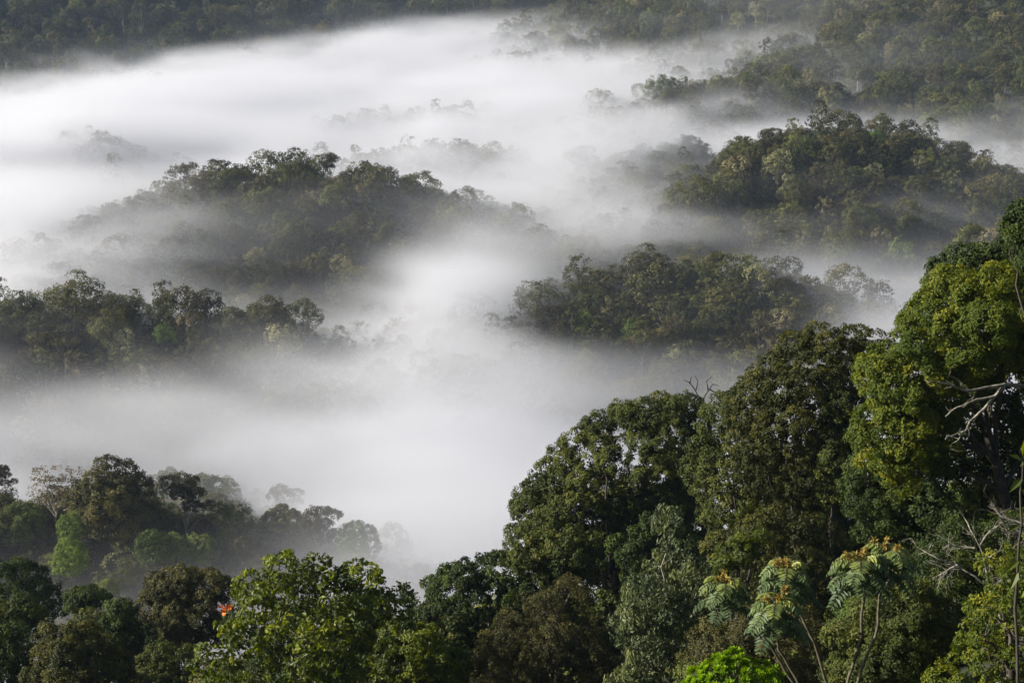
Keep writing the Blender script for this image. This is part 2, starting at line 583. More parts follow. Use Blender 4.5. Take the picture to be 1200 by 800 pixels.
KIND_INFO = {   # kind -> (object name, category, words)
    'dome_a': ('round_crowned_tree', 'tree', 'green round-crowned tree'),
    'dome_b': ('round_crowned_tree', 'tree', 'dark round-crowned tree'),
    'dome_c': ('round_crowned_tree', 'tree', 'broad green dome-crowned tree'),
    'layer_a': ('flat_topped_tree', 'tree', 'dark flat-layered tree with pale trunk'),
    'layer_b': ('flat_topped_tree', 'tree', 'green tree with flat tiers of foliage'),
    'tall_a': ('tall_tree', 'tree', 'tall narrow green tree with pale trunk'),
    'tall_b': ('tall_tree', 'tree', 'dark narrow tree'),
    'pale_a': ('pale_tree', 'tree', 'thin pale silvery tree with bare twigs'),
    'pale_b': ('pale_tree', 'tree', 'pale yellowish round tree'),
    'fresh_a': ('fresh_green_tree', 'tree', 'fresh green leafy tree'),
    'low_a': ('low_tree', 'tree', 'low bushy green tree'),
    'low_b': ('low_tree', 'tree', 'low bushy dark tree'),
    'snag': ('bare_tree', 'tree', 'bare pale dead tree'),
}
for a, b in (('near_dome_a', 'dome_b'), ('near_dome_b', 'dome_a'), ('near_layer', 'layer_a'), ('near_tall', 'tall_a'), ('near_pale', 'pale_a'), ('near_fresh', 'fresh_a'), ('near_low', 'low_a')):
    KIND_INFO[a] = KIND_INFO[b]

N_TREES = [0]


def plant(kind, x, y, scale, rz, label, group=None, z=None, sz=None):
    crown, trunk, _ = KINDS[kind]
    name, cat, _w = KIND_INFO[kind]
    e = empty(name, (x, y, float(ground(x, y)) if z is None else z), label, cat, group)
    e.rotation_euler.z = rz
    e.scale = (scale, scale, scale if sz is None else sz)
    if crown:
        link('crown', crown, e)
    link('trunk', trunk, e)
    N_TREES[0] += 1
    return e


def scatter(rng, x0, x1, y0, y1, cell):
    nx_, ny_ = int((x1 - x0) / cell), int((y1 - y0) / cell)
    gx, gy = np.meshgrid(np.arange(nx_), np.arange(ny_))
    gx = gx + .5 * (gy % 2)
    x = x0 + (gx + rng.uniform(.05, .95, gx.shape)) * cell
    y = y0 + (gy + rng.uniform(.05, .95, gx.shape)) * cell
    return x.ravel(), y.ravel()



# ------------------------------------------------------------------ valley mist: a density field on a grid of air
MX0, MX1, MY0, MY1, MZ0, MZ1 = -760.0, 900.0, 300.0, 2750.0, -76.0, 112.0
NX, NY, NZ = 226, 334, 44
gx = np.linspace(MX0, MX1, NX, dtype=np.float32)
gy = np.linspace(MY0, MY1, NY, dtype=np.float32)
gz = np.linspace(MZ0, MZ1, NZ, dtype=np.float32)
X2, Y2 = np.meshgrid(gx, gy, indexing='ij')


def bump(px, row, Y, rx, ry, d):
    p = at(px, row, Y)
    return d * np.exp(-((X2 - p[0]) / rx) ** 2 - ((Y2 - p[1]) / ry) ** 2)


MTOP = -12 + 9 * fbm(X2 / 230, Y2 / 230, X2 * 0, 41, 3) + 9 * fbm(X2 / 120, Y2 / 70, X2 * 0, 43, 3)
# it lies lower round the hills that stand clear of it ...
MTOP = MTOP + bump(70, 412, 718, 145, 56, -42) + bump(300, 400, 740, 40, 40, -8) + bump(515, 375, 765, 52, 70, 38) + bump(380, 310, 890, 95, 75, -25) + bump(780, 425, 708, 88, 60, -38)
MTOP = MTOP + bump(1030, 250, 970, 120, 60, 0) + bump(580, 285, 945, 55, 40, -18) + bump(150, 660, 440, 75, 60, -12)
# ... and piles up between them
MTOP = MTOP + bump(560, 620, 480, 70, 75, 26) + bump(250, 520, 590, 280, 55, 13) + bump(70, 275, 945, 75, 80, 32) + bump(590, 345, 815, 45, 45, 10) + bump(1000, 385, 745, 36, 45, 18) + bump(740, 185, 1090, 90, 80, 22)
MTOP = MTOP + bump(80, 175, 1240, 150, 90, 18) + bump(715, 220, 1020, 80, 130, 30) + bump(1150, 165, 1330, 130, 110, 14) + bump(690, 105, 1420, 80, 90, 18) + bump(680, 70, 1850, 260, 190, 10) + bump(700, 66, 2080, 280, 210, 28) + bump(880, 60, 1880, 110, 170, 20) + bump(420, 130, 1450, 430, 190, 8)
MTOP = MTOP + bump(960, 60, 1700, 130, 120, 30) + bump(400, 100, 1750, 420, 260, 8) + bump(520, 200, 1200, 120, 110, 16)
MTOP = MTOP.astype(np.float32)
X3, Y3, Z3 = np.meshgrid(gx, gy, gz, indexing='ij')
n_big = fbm(X3 / 170, Y3 / 130, Z3 / 45, 51, 2).astype(np.float32)
n_small = fbm(X3 / 75 + 1.3 * n_big, Y3 / 46 + n_big, Z3 / 18, 61, 3).astype(np.float32)
T = np.clip((MTOP[:, :, None] + 22 + 13 * n_big + 14 * n_small - Z3) / 48, 0, 1)
RHO = 0.055 * T ** 2.2 * np.clip(.62 + .65 * n_big + .95 * n_small, .06, 2.4)
veil = np.clip((75 - Z3) / 120, 0, 1) ** 1.5 * np.clip(.3 + 1.2 * n_big + 1.0 * n_small, 0, 2.5)
RHO = RHO + 0.0016 * veil * np.clip((Y3 - 640) / 220, 0, 1)
vs = np.clip(.1 + 1.3 * n_big + 1.2 * n_small, 0, 2.5)
RHO = RHO + 0.0034 * vs * np.exp(-((X3 - 300) / 170) ** 2 - ((Y3 - 1680) / 170) ** 2) * np.clip((95 - Z3) / 60, 0, 1)      # torn wisps on the back slope
RHO = RHO + 0.0038 * vs * np.exp(-((X3 - 210) / 110) ** 2 - ((Y3 - 900) / 70) ** 2) * np.clip((40 - Z3) / 50, 0, 1)        # and at the foot of the upper hill
RHO = RHO + 0.0040 * vs * np.exp(-((X3 - 320) / 80) ** 2 - ((Y3 - 1010) / 70) ** 2) * np.clip((45 - Z3) / 50, 0, 1)
RHO = RHO + 0.0030 * vs * np.exp(-((X3 + 190) / 90) ** 2 - ((Y3 - 960) / 80) ** 2) * np.clip((45 - Z3) / 50, 0, 1)
RHO = RHO + 0.0075 * np.exp(-((X3 + 105) / 120) ** 2 - ((Y3 - 400) / 60) ** 2) * np.clip((12 - Z3) / 36, 0, 1) * np.clip(.7 + .8 * n_big + .5 * n_small, 0, 2)
RHO = (RHO * np.clip((Y3 - 305) / 90, 0, 1)).astype(np.float32)
del X3, Y3, Z3, n_big, n_small, T, veil


def mist_depth(P, n=90):
    """optical depth of the mist between the eye and points P"""
    tau = np.zeros(len(P))
    d = P - EYE
    L = np.linalg.norm(d, axis=1)
    for k in range(n):
        q = EYE + d * ((k + .5) / n)
        ix = np.rint((q[:, 0] - MX0) / (MX1 - MX0) * (NX - 1)).astype(int)
        iy = np.rint((q[:, 1] - MY0) / (MY1 - MY0) * (NY - 1)).astype(int)
        iz = np.rint((q[:, 2] - MZ0) / (MZ1 - MZ0) * (NZ - 1)).astype(int)
        ok = (ix >= 0) & (ix < NX) & (iy >= 0) & (iy < NY) & (iz >= 0) & (iz < NZ)
        tau[ok] += RHO[ix[ok], iy[ok], iz[ok]] * L[ok] / n
    return tau


mm = bpy.data.materials.new('mist')
mm.use_nodes = True
mn, ml = mm.node_tree.nodes, mm.node_tree.links
mn.clear()
mo = mn.new('ShaderNodeOutputMaterial')
pv = mn.new('ShaderNodeVolumePrincipled')
pv.inputs['Color'].default_value = (.964, .970, 1.0, 1)
pv.inputs['Density'].default_value = 1.0
pv.inputs['Anisotropy'].default_value = 0.25
ml.new(pv.outputs[0], mo.inputs['Volume'])
mme = bpy.data.meshes.new('mist')
mme.vertices.add(RHO.size)
mat_attr = mme.attributes.new('rho', 'FLOAT', 'POINT')
mat_attr.data.foreach_set('value', RHO.ravel())
mme.materials.append(mm)
mist = link('mist', mme)
props(mist, 'white morning mist lying in the valleys between the forested hills', None, None, 'stuff')
ng = bpy.data.node_groups.new('mist_field', 'GeometryNodeTree')
ng.interface.new_socket('Geometry', in_out='INPUT', socket_type='NodeSocketGeometry')
ng.interface.new_socket('Geometry', in_out='OUTPUT', socket_type='NodeSocketGeometry')
gn, gl = ng.nodes, ng.links
gi, go = gn.new('NodeGroupInput'), gn.new('NodeGroupOutput')
vc = gn.new('GeometryNodeVolumeCube')
vc.inputs['Min'].default_value = (MX0, MY0, MZ0)
vc.inputs['Max'].default_value = (MX1, MY1, MZ1)
for k, v in (('Resolution X', NX), ('Resolution Y', NY), ('Resolution Z', NZ)):
    vc.inputs[k].default_value = v
pos = gn.new('GeometryNodeInputPosition')
sep = gn.new('ShaderNodeSeparateXYZ')
gl.new(pos.outputs[0], sep.inputs[0])
idx = []
for ax_, (lo, hi, n) in enumerate(((MX0, MX1, NX), (MY0, MY1, NY), (MZ0, MZ1, NZ))):
    mr = gn.new('ShaderNodeMapRange')
    mr.clamp = True
    for k, v in zip((1, 2, 3, 4), (lo, hi, 0, n - 1)):
        mr.inputs[k].default_value = v
    gl.new(sep.outputs[ax_], mr.inputs[0])
    ro = gn.new('ShaderNodeMath')
    ro.operation = 'ROUND'
    gl.new(mr.outputs[0], ro.inputs[0])
    fi = gn.new('FunctionNodeFloatToInt')
    gl.new(ro.outputs[0], fi.inputs[0])
    idx.append(fi.outputs[0])


def int_madd(a, k, b):
    m1 = gn.new('FunctionNodeIntegerMath')
    m1.operation = 'MULTIPLY_ADD'
    gl.new(a, m1.inputs[0])
    m1.inputs[1].default_value = k
    gl.new(b, m1.inputs[2])
    return m1.outputs[0]


flat_i = int_madd(int_madd(idx[0], NY, idx[1]), NZ, idx[2])
na = gn.new('GeometryNodeInputNamedAttribute')
na.data_type = 'FLOAT'
na.inputs['Name'].default_value = 'rho'
si = gn.new('GeometryNodeSampleIndex')
si.data_type = 'FLOAT'
si.domain = 'POINT'
gl.new(gi.outputs[0], si.inputs['Geometry'])
gl.new(na.outputs[0], si.inputs['Value'])
gl.new(flat_i, si.inputs['Index'])
gl.new(si.outputs[0], vc.inputs['Density'])
sm = gn.new('GeometryNodeSetMaterial')
sm.inputs['Material'].default_value = mm
gl.new(vc.outputs[0], sm.inputs[0])
gl.new(sm.outputs[0], go.inputs[0])
md = mist.modifiers.new('mist_field', 'NODES')
md.node_group = ng

# thin even blue air round the whole scene
hz_ = bpy.data.materials.new('haze')
hz_.use_nodes = True
hz_.node_tree.nodes.clear()
ho = hz_.node_tree.nodes.new('ShaderNodeOutputMaterial')
hv = hz_.node_tree.nodes.new('ShaderNodeVolumePrincipled')
hv.inputs['Color'].default_value = (.60, .76, 1.0, 1)
hv.inputs['Density'].default_value = 0.00004
hz_.node_tree.links.new(hv.outputs[0], ho.inputs['Volume'])
hx0, hx1, hy0, hy1, hz0, hz1 = -3600, 3600, -1600, 6000, -140, 480
V = np.array([(x, y, z) for x in (hx0, hx1) for y in (hy0, hy1) for z in (hz0, hz1)])
F = np.array([(0, 1, 3, 2), (4, 6, 7, 5), (0, 4, 5, 1), (2, 3, 7, 6), (0, 2, 6, 4), (1, 5, 7, 3)])
props(link('haze', new_mesh('haze', V, F, hz_)), 'thin bluish air that fades the far slopes', None, None, 'stuff')

# ------------------------------------------------------------------ named trees on the hills, placed after the photograph
SPOTS = []          # (x, y, radius) taken


def specimen(kind, px, row, Y, wpx, label, group=None, rz=None, seed=0, name=None):
    top = at(px, row, Y)
    crown, trunk, h = KINDS[kind]
    mesh = crown or trunk
    bb = np.empty(len(mesh.vertices) * 3, np.float32)
    mesh.vertices.foreach_get('co', bb)
    bb = bb.reshape(-1, 3)
    w = np.percentile(bb[:, 0], 99) - np.percentile(bb[:, 0], 1)
    hz = np.percentile(bb[:, 2], 99.7)
    dist = np.linalg.norm(top - EYE)
    s = wpx / FPX * dist / w
    g = float(ground(top[0], top[1]))
    H = max(top[2] - g, 5)
    sc_ = min(max(H / hz, s * .8), s * 1.05)
    e = plant(kind, top[0], top[1], 1.0, (px * 1.7) % 6.28 if rz is None else rz, label, group)
    H = top[2] - float(e.location.z)
    for ch in e.children:
        if ch.data == crown:
            ch.scale = (s, s, sc_)
            ch.location.z = H - sc_ * hz
        else:
            ch.scale = (s, s, max(H / hz, .3))
    if name:
        e.name = name
    SPOTS.append((top[0], top[1], s * w * .36))
    return e


specimen('near_dome_a', 129, 537, 470, 98, 'great dark dome-crowned tree standing tallest on the misty spur at lower left')
specimen('near_pale', 62, 541, 482, 58, 'feathery pale tree directly left of the great dark dome-crowned tree')
specimen('near_layer', 212, 556, 478, 46, 'tall pale-trunked tree with flat ragged crown right of the great dome-crowned tree')
specimen('near_tall', 268, 588, 476, 56, 'open dark tree between the tall ragged tree and the low brown dome on the spur')
specimen('near_dome_a', 330, 590, 478, 56, 'low dark brown dome-crowned tree toward the right end of the spur')
specimen('near_layer', 375, 595, 472, 48, 'airy tree with thin flat tiers at the right end of the spur')
specimen('near_dome_b', 418, 612, 470, 46, 'hazy rounded tree ending the spur at its right tip')
specimen('near_layer', 332, 572, 560, 44, 'faint grey flat-topped tree in the mist behind the spur')
specimen('near_dome_b', 240, 560, 565, 80, 'faint grey mass of a tree in the mist behind the tall ragged tree')
specimen('near_dome_b', 198, 548, 580, 26, 'faintest pale treetop poking up behind the tall ragged tree')
specimen('near_layer', -2, 545, 520, 26, 'grey treetop cut by the left edge above the misty spur')
specimen('near_fresh', 80, 630, 432, 46, 'fresh green rounded tree below the great dome-crowned tree')
specimen('near_fresh', 82, 600, 452, 36, 'smaller fresh green tree just above the rounded fresh green one')
specimen('near_pale', 142, 640, 432, 38, 'slender pale-trunked tree with thin crown low on the spur front')
specimen('near_fresh', 122, 678, 425, 34, 'low bright green shrubby tree at the foot of the slender pale-trunked tree')
specimen('near_dome_b', 178, 622, 450, 40, 'mid green tree half lit below the tall ragged tree')
specimen('near_fresh', 205, 624, 455, 36, 'fresh green tree with knobbly top below the tall ragged tree')
specimen('near_low', 232, 626, 456, 46, 'low dark bushy tree in the middle of the spur front')
specimen('near_dome_a', 288, 630, 460, 62, 'dark grey bushy tree below the low brown dome')
specimen('near_dome_b', 22, 590, 470, 56, 'hazy green tree at the left edge of the spur')

specimen('dome_c', 88, 327, 762, 74, 'broad sunlit tree standing highest at the left end of the dark island hill', rz=.4)
specimen('dome_b', 30, 350, 760, 44, 'dark rounded tree left of the broad sunlit one on the island hill')
specimen('tall_a', 158, 338, 764, 22, 'small upright tree on the crest beside the broad sunlit tree of the island hill')
specimen('dome_b', 206, 336, 764, 50, 'dark round tree on the crest in the middle of the island hill')
specimen('dome_b', 240, 340, 762, 40, 'dark round tree right of the crest middle on the island hill')
specimen('dome_b', 318, 347, 758, 46, 'dark dome tree near the right end of the island hill')
specimen('dome_b', 350, 350, 755, 40, 'last large dark tree at the right end of the island hill')
specimen('pale_b', 145, 385, 735, 26, 'pale yellowish small tree halfway down the island hill front')
specimen('pale_a', 170, 425, 715, 34, 'silvery bare-twigged tree at the mist edge below the island hill')
specimen('pale_a', 30, 432, 712, 28, 'silvery bare-twigged tree at the mist edge under the hill left end')
specimen('fresh_a', 190, 378, 742, 26, 'brighter olive tree alone on the dark right front of the island hill')

specimen('tall_a', 349, 173, 1002, 20, 'spindly treetop rising highest on the central misty hill')
specimen('layer_b', 386, 179, 1000, 24, 'small flat-topped tree right of the highest treetop on the central hill')
specimen('layer_b', 272, 197, 1000, 50, 'broad flat-topped tree at the left shoulder of the central hill')
specimen('pale_a', 194, 208, 985, 60, 'ghostly pale spreading tree at the left foot of the central hill crest')
specimen('layer_b', 480, 204, 1000, 26, 'grey flat-topped tree on the right shoulder of the central hill')
specimen('pale_b', 440, 240, 965, 38, 'pale rounded tree with long trunk right of centre on the central hill')
specimen('pale_a', 308, 258, 945, 30, 'cream coloured tree in the middle of the central hill front')
specimen('dome_b', 392, 272, 935, 46, 'brownish low dome tree in the middle of the central hill front')
specimen('pale_a', 366, 222, 975, 30, 'tall tree with white trunk just under the central hill summit')
specimen('dome_b', 490, 242, 975, 44, 'grey dome tree on the right flank of the central hill')
specimen('dome_b', 628, 268, 945, 48, 'grey rounded tree at the far right tip of the central hill')
specimen('pale_a', 430, 318, 890, 26, 'silvery tree low on the front of the central hill')

specimen('layer_a', 702, 317, 772, 54, 'flat-crowned tree leaning out at the left end of the right-hand knoll')
specimen('layer_a', 772, 297, 772, 32, 'small tiered treetop rising highest on the knoll')
specimen('dome_b', 768, 308, 766, 72, 'broad dark dome tree under the highest treetop of the knoll')
specimen('dome_c', 862, 298, 775, 72, 'wide green dome tree on the summit right of the tiered treetop')
specimen('dome_b', 918, 325, 768, 52, 'dark round tree at the right shoulder of the knoll')
specimen('layer_b', 840, 338, 752, 44, 'brownish spreading tree on two thin trunks in the knoll front')
specimen('dome_a', 868, 338, 750, 42, 'olive round tree below the wide green dome tree')
specimen('dome_c', 980, 341, 765, 56, 'green round tree standing apart right of the knoll')
specimen('pale_b', 1022, 352, 760, 36, 'pale yellow-green round tree on slim trunk right of the knoll')
specimen('pale_a', 1052, 355, 765, 20, 'small faint pale tree last on the right of the knoll')
specimen('dome_b', 942, 330, 800, 24, 'blue-grey treetop in the mist behind the knoll')
specimen('layer_a', 600, 370, 745, 28, 'small dark tiered tree at the left foot of the knoll')
specimen('layer_a', 628, 368, 748, 32, 'second tiered tree at the left foot of the knoll, darker and wider')
specimen('snag', 900, 366, 735, 22, 'white dead snag on the right flank of the knoll')
specimen('tall_a', 780, 345, 745, 44, 'pale-trunked tall tree in the middle of the knoll front')

specimen('dome_b', 911, 169, 1025, 48, 'dark brown dome tree on the left side of the upper right hill')
specimen('dome_c', 985, 128, 1060, 56, 'broad green tree on the summit of the upper right hill')
specimen('dome_b', 1062, 155, 1052, 60, 'dark spreading tree right of the summit on the upper right hill')
specimen('dome_b', 968, 204, 1000, 36, 'small brown dome tree in the front of the upper right hill')
specimen('pale_a', 1102, 200, 1010, 44, 'white-limbed tall tree on the right flank of the upper right hill')
specimen('dome_a', 1145, 214, 990, 52, 'rounded olive tree standing out at the right of the upper right hill')
specimen('dome_a', 1010, 236, 960, 42, 'misty olive tree at the foot of the upper right hill')
specimen('pale_b', 1160, 265, 900, 30, 'sunlit cream tree with forked white trunk just above the near dark treetop')
specimen('layer_b', 1140, 262, 905, 34, 'olive flat-topped tree left of the sunlit cream forked tree')
specimen('pale_a', 1190, 195, 1040, 34, 'pale tall tree at the right edge above the cream forked tree')
specimen('fresh_a', 1060, 30, 1800, 30, 'bright olive round tree high on the back slope')
specimen('fresh_a', 1186, 42, 1760, 28, 'bright yellow-green tree at the right edge of the back slope')
specimen('snag', 1085, 44, 1770, 10, 'tiny white snag left of the second snag on the back slope')
specimen('snag', 1115, 48, 1765, 10, 'tiny white snag in the dark middle of the back slope')

# ------------------------------------------------------------------ the forest on the hills
rng = np.random.default_rng(77)
FX, FY, FK = [], [], []
for (y0, y1, cell) in ((300, 640, 7.6), (640, 1150, 10.2), (1150, 1700, 14.0), (1700, 3250, 17.0)):
    x, y = scatter(rng, -.40 * y1 - 30, .40 * y1 + 30, y0, y1, cell)
    k = np.abs(x) < .38 * y + 40
    FX.append(x[k])
    FY.append(y[k])
n_main = sum(len(a) for a in FX)
for (y0, y1, cell) in ((300, 640, 7.0), (640, 1150, 8.0)):        # lower growth between the tall trees
    x, y = scatter(rng, -.40 * y1 - 30, .40 * y1 + 30, y0, y1, cell)
    k = np.abs(x) < .38 * y + 40
    FX.append(x[k])
    FY.append(y[k])
FX, FY = np.concatenate(FX), np.concatenate(FY)
LOW = np.arange(len(FX)) >= n_main
FZ = ground(FX, FY)
SP = np.array(SPOTS)
keep = FZ > -95
for sx, sy, sr in SPOTS:
    keep &= np.hypot(FX - sx, FY - sy) > sr
# the hillside below the camera has its own trees
hill_f = 169.5 - 0.46 * FY - 0.20 * np.maximum(FY - 215, 0) + 0.20 * np.clip(FX, -160, 260)
keep &= ~((np.abs(FZ - hill_f) < 9) & (FY < 330))
FX, FY, FZ, LOW = FX[keep], FY[keep], FZ[keep], LOW[keep]
far_keys = ['dome_a', 'dome_b', 'dome_c', 'layer_a', 'layer_b', 'tall_a', 'tall_b', 'pale_a', 'pale_b', 'fresh_a', 'low_a', 'low_b']
far_w = np.array([.15, .17, .11, .03, .03, .10, .08, .07, .05, .045, .09, .08])
FK = rng.choice(len(far_keys), len(FX), p=far_w / far_w.sum())
FK = np.where(LOW, rng.choice([10, 11], len(FX)), FK)
near_map = {'dome_a': 'near_dome_b', 'dome_b': 'near_dome_a', 'dome_c': 'near_dome_b', 'layer_a': 'near_layer', 'layer_b': 'near_layer', 'tall_a': 'near_tall',
            'tall_b': 'near_tall', 'pale_a': 'near_pale', 'pale_b': 'near_pale', 'fresh_a': 'near_fresh', 'low_a': 'near_low', 'low_b': 'near_low'}
FS = rng.uniform(.62, 1.15, len(FX)) * np.where(FY > 1700, 1.65, np.where(FY > 1150, 1.45, np.where(FY > 640, 1.28, .8)))
FS = np.where(rng.random(len(FX)) < .10, FS * 1.38, FS)
FS = np.where(LOW, rng.uniform(.55, .85, len(FX)), FS)
FR = rng.uniform(0, 6.28, len(FX))
FH = np.array([KINDS[k][2] for k in far_keys])[FK] * FS
tops = np.stack([FX, FY, FZ + FH * .8], 1)
px_, py_ = pix(tops)
tau = mist_depth(tops)
# hidden behind hills?
hid = np.zeros(len(FX), bool)
for t in np.linspace(.3, .97, 60):
    q = EYE + (tops - EYE) * t
    far_enough = np.linalg.norm(tops - q, axis=1) > 16
    hid |= far_enough & (ground(q[:, 0], q[:, 1]) + 9 > q[:, 2])
seen = (px_ > -15) & (px_ < 1215) & (py_ > -10) & (py_ < 690) & (tau < 2.2) & ~hid
size = FH * FS / np.linalg.norm(tops - EYE, axis=1)
order = np.where(seen)[0]
order = order[np.argsort(-size[order])]
N_SINGLE = 190
HILL_WORDS = {'spur': 'the lower left spur', 'spur_back': 'the lower left spur', 'island': 'the dark island hill', 'central': 'the central misty hill',
              'knoll': 'the knoll right of centre', 'upper': 'the upper right hill'}
hill_names = list(HILLS)
single = np.zeros(len(FX), bool)
first = [next(i for i in order if FK[i] == j and FY[i] > 640) for j in range(len(far_keys))]      # at least one of each kind stands alone
for i in dict.fromkeys(list(order[:N_SINGLE]) + first):
    hv = [ridge_h(FX[i:i + 1], FY[i:i + 1], *HILLS[n])[0] for n in hill_names]
    hn = hill_names[int(np.argmax(hv))]
    where = HILL_WORDS.get(hn, 'the far slopes')
    key = far_keys[FK[i]]
    if FY[i] < 620:
        key = near_map[key]
    cr = at(px_[i], py_[i], FY[i])
    e = plant(key, FX[i], FY[i], FS[i], FR[i], KIND_INFO[key][2] + ' in the forest on ' + where, 'forest trees on ' + where)
    single[i] = True
rest = ~single
pm = bpy.data.meshes.new('distant_forest')
pm.vertices.add(int(rest.sum()))
pm.vertices.foreach_set('co', np.stack([FX, FY, FZ], 1)[rest].astype(np.float32).ravel())
for an, val, ty in (('rot', FR, 'FLOAT'), ('size', FS, 'FLOAT'), ('which', FK, 'INT')):
    a = pm.attributes.new(an, ty, 'POINT')
    a.data.foreach_set('value', val[rest].astype(np.int32 if ty == 'INT' else np.float32))
forest = link('distant_forest', pm)
props(forest, 'unbroken rainforest canopy covering the far slopes and hills in the mist', None, None, 'stuff')
fg = bpy.data.node_groups.new('forest_spread', 'GeometryNodeTree')
fg.interface.new_socket('Geometry', in_out='INPUT', socket_type='NodeSocketGeometry')
fg.interface.new_socket('Geometry', in_out='OUTPUT', socket_type='NodeSocketGeometry')
gn, gl = fg.nodes, fg.links
gi, go = gn.new('NodeGroupInput'), gn.new('NodeGroupOutput')
joins = gn.new('GeometryNodeJoinGeometry')


def named(nm, ty):
    n_ = gn.new('GeometryNodeInputNamedAttribute')
    n_.data_type = ty
    n_.inputs['Name'].default_value = nm
    return n_.outputs[0]


proto = {}
for o in COL.objects:
    if o.type == 'MESH' and o.parent and o.data.users > 1:
        proto.setdefault(o.data.name, o)
for j, key in enumerate(far_keys):
    crown, trunk, _ = KINDS[key]
    jj = gn.new('GeometryNodeJoinGeometry')
    for me_ in (crown, trunk):
        oi = gn.new('GeometryNodeObjectInfo')
        oi.transform_space = 'ORIGINAL'
        oi.inputs['Object'].default_value = next(o for o in COL.objects if o.data == me_)
        gl.new(oi.outputs['Geometry'], jj.inputs[0])
    iop = gn.new('GeometryNodeInstanceOnPoints')
    cmpn = gn.new('FunctionNodeCompare')
    cmpn.data_type = 'INT'
    cmpn.operation = 'EQUAL'
    gl.new(named('which', 'INT'), cmpn.inputs['A'] if cmpn.inputs['A'].type == 'INT' else cmpn.inputs[2])
    cmpn.inputs[3].default_value = j
    gl.new(cmpn.outputs[0], iop.inputs['Selection'])
    gl.new(gi.outputs[0], iop.inputs['Points'])
    gl.new(jj.outputs[0], iop.inputs['Instance'])
    cx = gn.new('ShaderNodeCombineXYZ')
    gl.new(named('rot', 'FLOAT'), cx.inputs[2])
    e2r = gn.new('FunctionNodeEulerToRotation')
    gl.new(cx.outputs[0], e2r.inputs[0])
    gl.new(e2r.outputs[0], iop.inputs['Rotation'])
    sc = gn.new('ShaderNodeCombineXYZ')
    for q in range(3):
        gl.new(named('size', 'FLOAT'), sc.inputs[q])
    gl.new(sc.outputs[0], iop.inputs['Scale'])
    gl.new(iop.outputs[0], joins.inputs[0])
gl.new(joins.outputs[0], go.inputs[0])
forest.modifiers.new('forest_spread', 'NODES').node_group = fg
print('forest', rest.sum(), 'single', single.sum(), 'seen', seen.sum())
#@@FOREGROUND
# ------------------------------------------------------------------ the trees on the photographer's own hillside
def inside(poly, x, y):
    r = np.zeros(len(x), bool)
    j = len(poly) - 1
    for i in range(len(poly)):
        xi, yi = poly[i]
        xj, yj = poly[j]
        r ^= ((yi > y) != (yj > y)) & (x < (xj - xi) * (y - yi) / (yj - yi + 1e-12) + xi)
        j = i
    return r


def edge_dist(poly, x, y):
    best = np.full(len(x), 1e9)
    P = np.array(poly, float)
    for a, b in zip(P, np.roll(P, -1, 0)):
        d = b - a
        t = np.clip(((x - a[0]) * d[0] + (y - a[1]) * d[1]) / (d @ d), 0, 1)
        best = np.minimum(best, np.hypot(x - a[0] - t * d[0], y - a[1] - t * d[1]))
    return best


def outline_lobes(rng, poly, Y, T, r, n, tilt=0.0):
    """lobes that fill a solid, rounded volume whose outline from the front is the polygon: world coordinates"""
    P = np.array(poly, float)
    mpp = Y / FPX * 1.04
    rp = r / mpp
    k = 6000
    x = rng.uniform(P[:, 0].min(), P[:, 0].max(), k)
    y = rng.uniform(P[:, 1].min(), P[:, 1].max(), k)
    e = edge_dist(poly, x, y)
    ok = inside(poly, x, y) & (e > rp * .62)
    x, y, e = x[ok], y[ok], e[ok]
    emax = e.max()
    got, out = [], []
    for i in range(len(x)):
        q = min(1.0, e[i] / emax)
        s = -1 if rng.random() < .62 else 1
        dep = Y + s * T * math.sqrt(max(q - .12, 0)) * rng.uniform(.55, 1.05) + tilt * (y[i] - P[:, 1].mean()) * mpp
        w = at(x[i], y[i], dep)
        rr = r * rng.uniform(.7, 1.3)
        if all(np.linalg.norm(w - g) > r * 1.02 for g in got):
            got.append(w)
            out.append((*w, rr))
        if len(out) >= n:
            break
    return np.array(out)


HEROES = []


def hero(name, cat, label, poly, Y, T, r, n, mat, bark, seed, puff_r=.5, puff_n=22, leaf=.26, leaf_n=60, r0=.35, base=None, fork=.5, tilt=0.0, tw=0, group=None, frac=.55, **kw):
    HEROES.append((poly, Y))
    g = np.random.default_rng(seed)
    lobes = outline_lobes(g, poly, Y, T, r, n, tilt)
    c = lobes[:, :3].mean(0)
    bx, by = (c[0], c[1]) if base is None else at(base, 500, Y)[:2]
    bz = float(ground(bx, by))
    o = np.array([bx, by, bz])
    loc = lobes.copy()
    loc[:, :3] -= o
    e = empty(name, o, label, cat, group)
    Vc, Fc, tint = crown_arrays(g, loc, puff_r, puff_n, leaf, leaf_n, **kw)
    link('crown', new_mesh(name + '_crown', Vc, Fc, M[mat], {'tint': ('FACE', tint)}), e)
    Vt, Ft = wood(g, loc, r0, fork, frac=frac, twigs=tw)
    link('trunk', new_mesh(name + '_trunk', Vt, Ft, M[bark], smooth=True), e)
    return e


def limb_line(rng, pts, r0, r1, sides=6, sub=4):
    """crooked tube through world points"""
    pts = np.asarray(pts, float)
    out = [pts[0]]
    for a, b in zip(pts[:-1], pts[1:]):
        out += list(curve(rng, a, b, sub, .05)[1:])
    out = np.array(out)
    return tube(out, np.linspace(r0, r1, len(out)), sides)


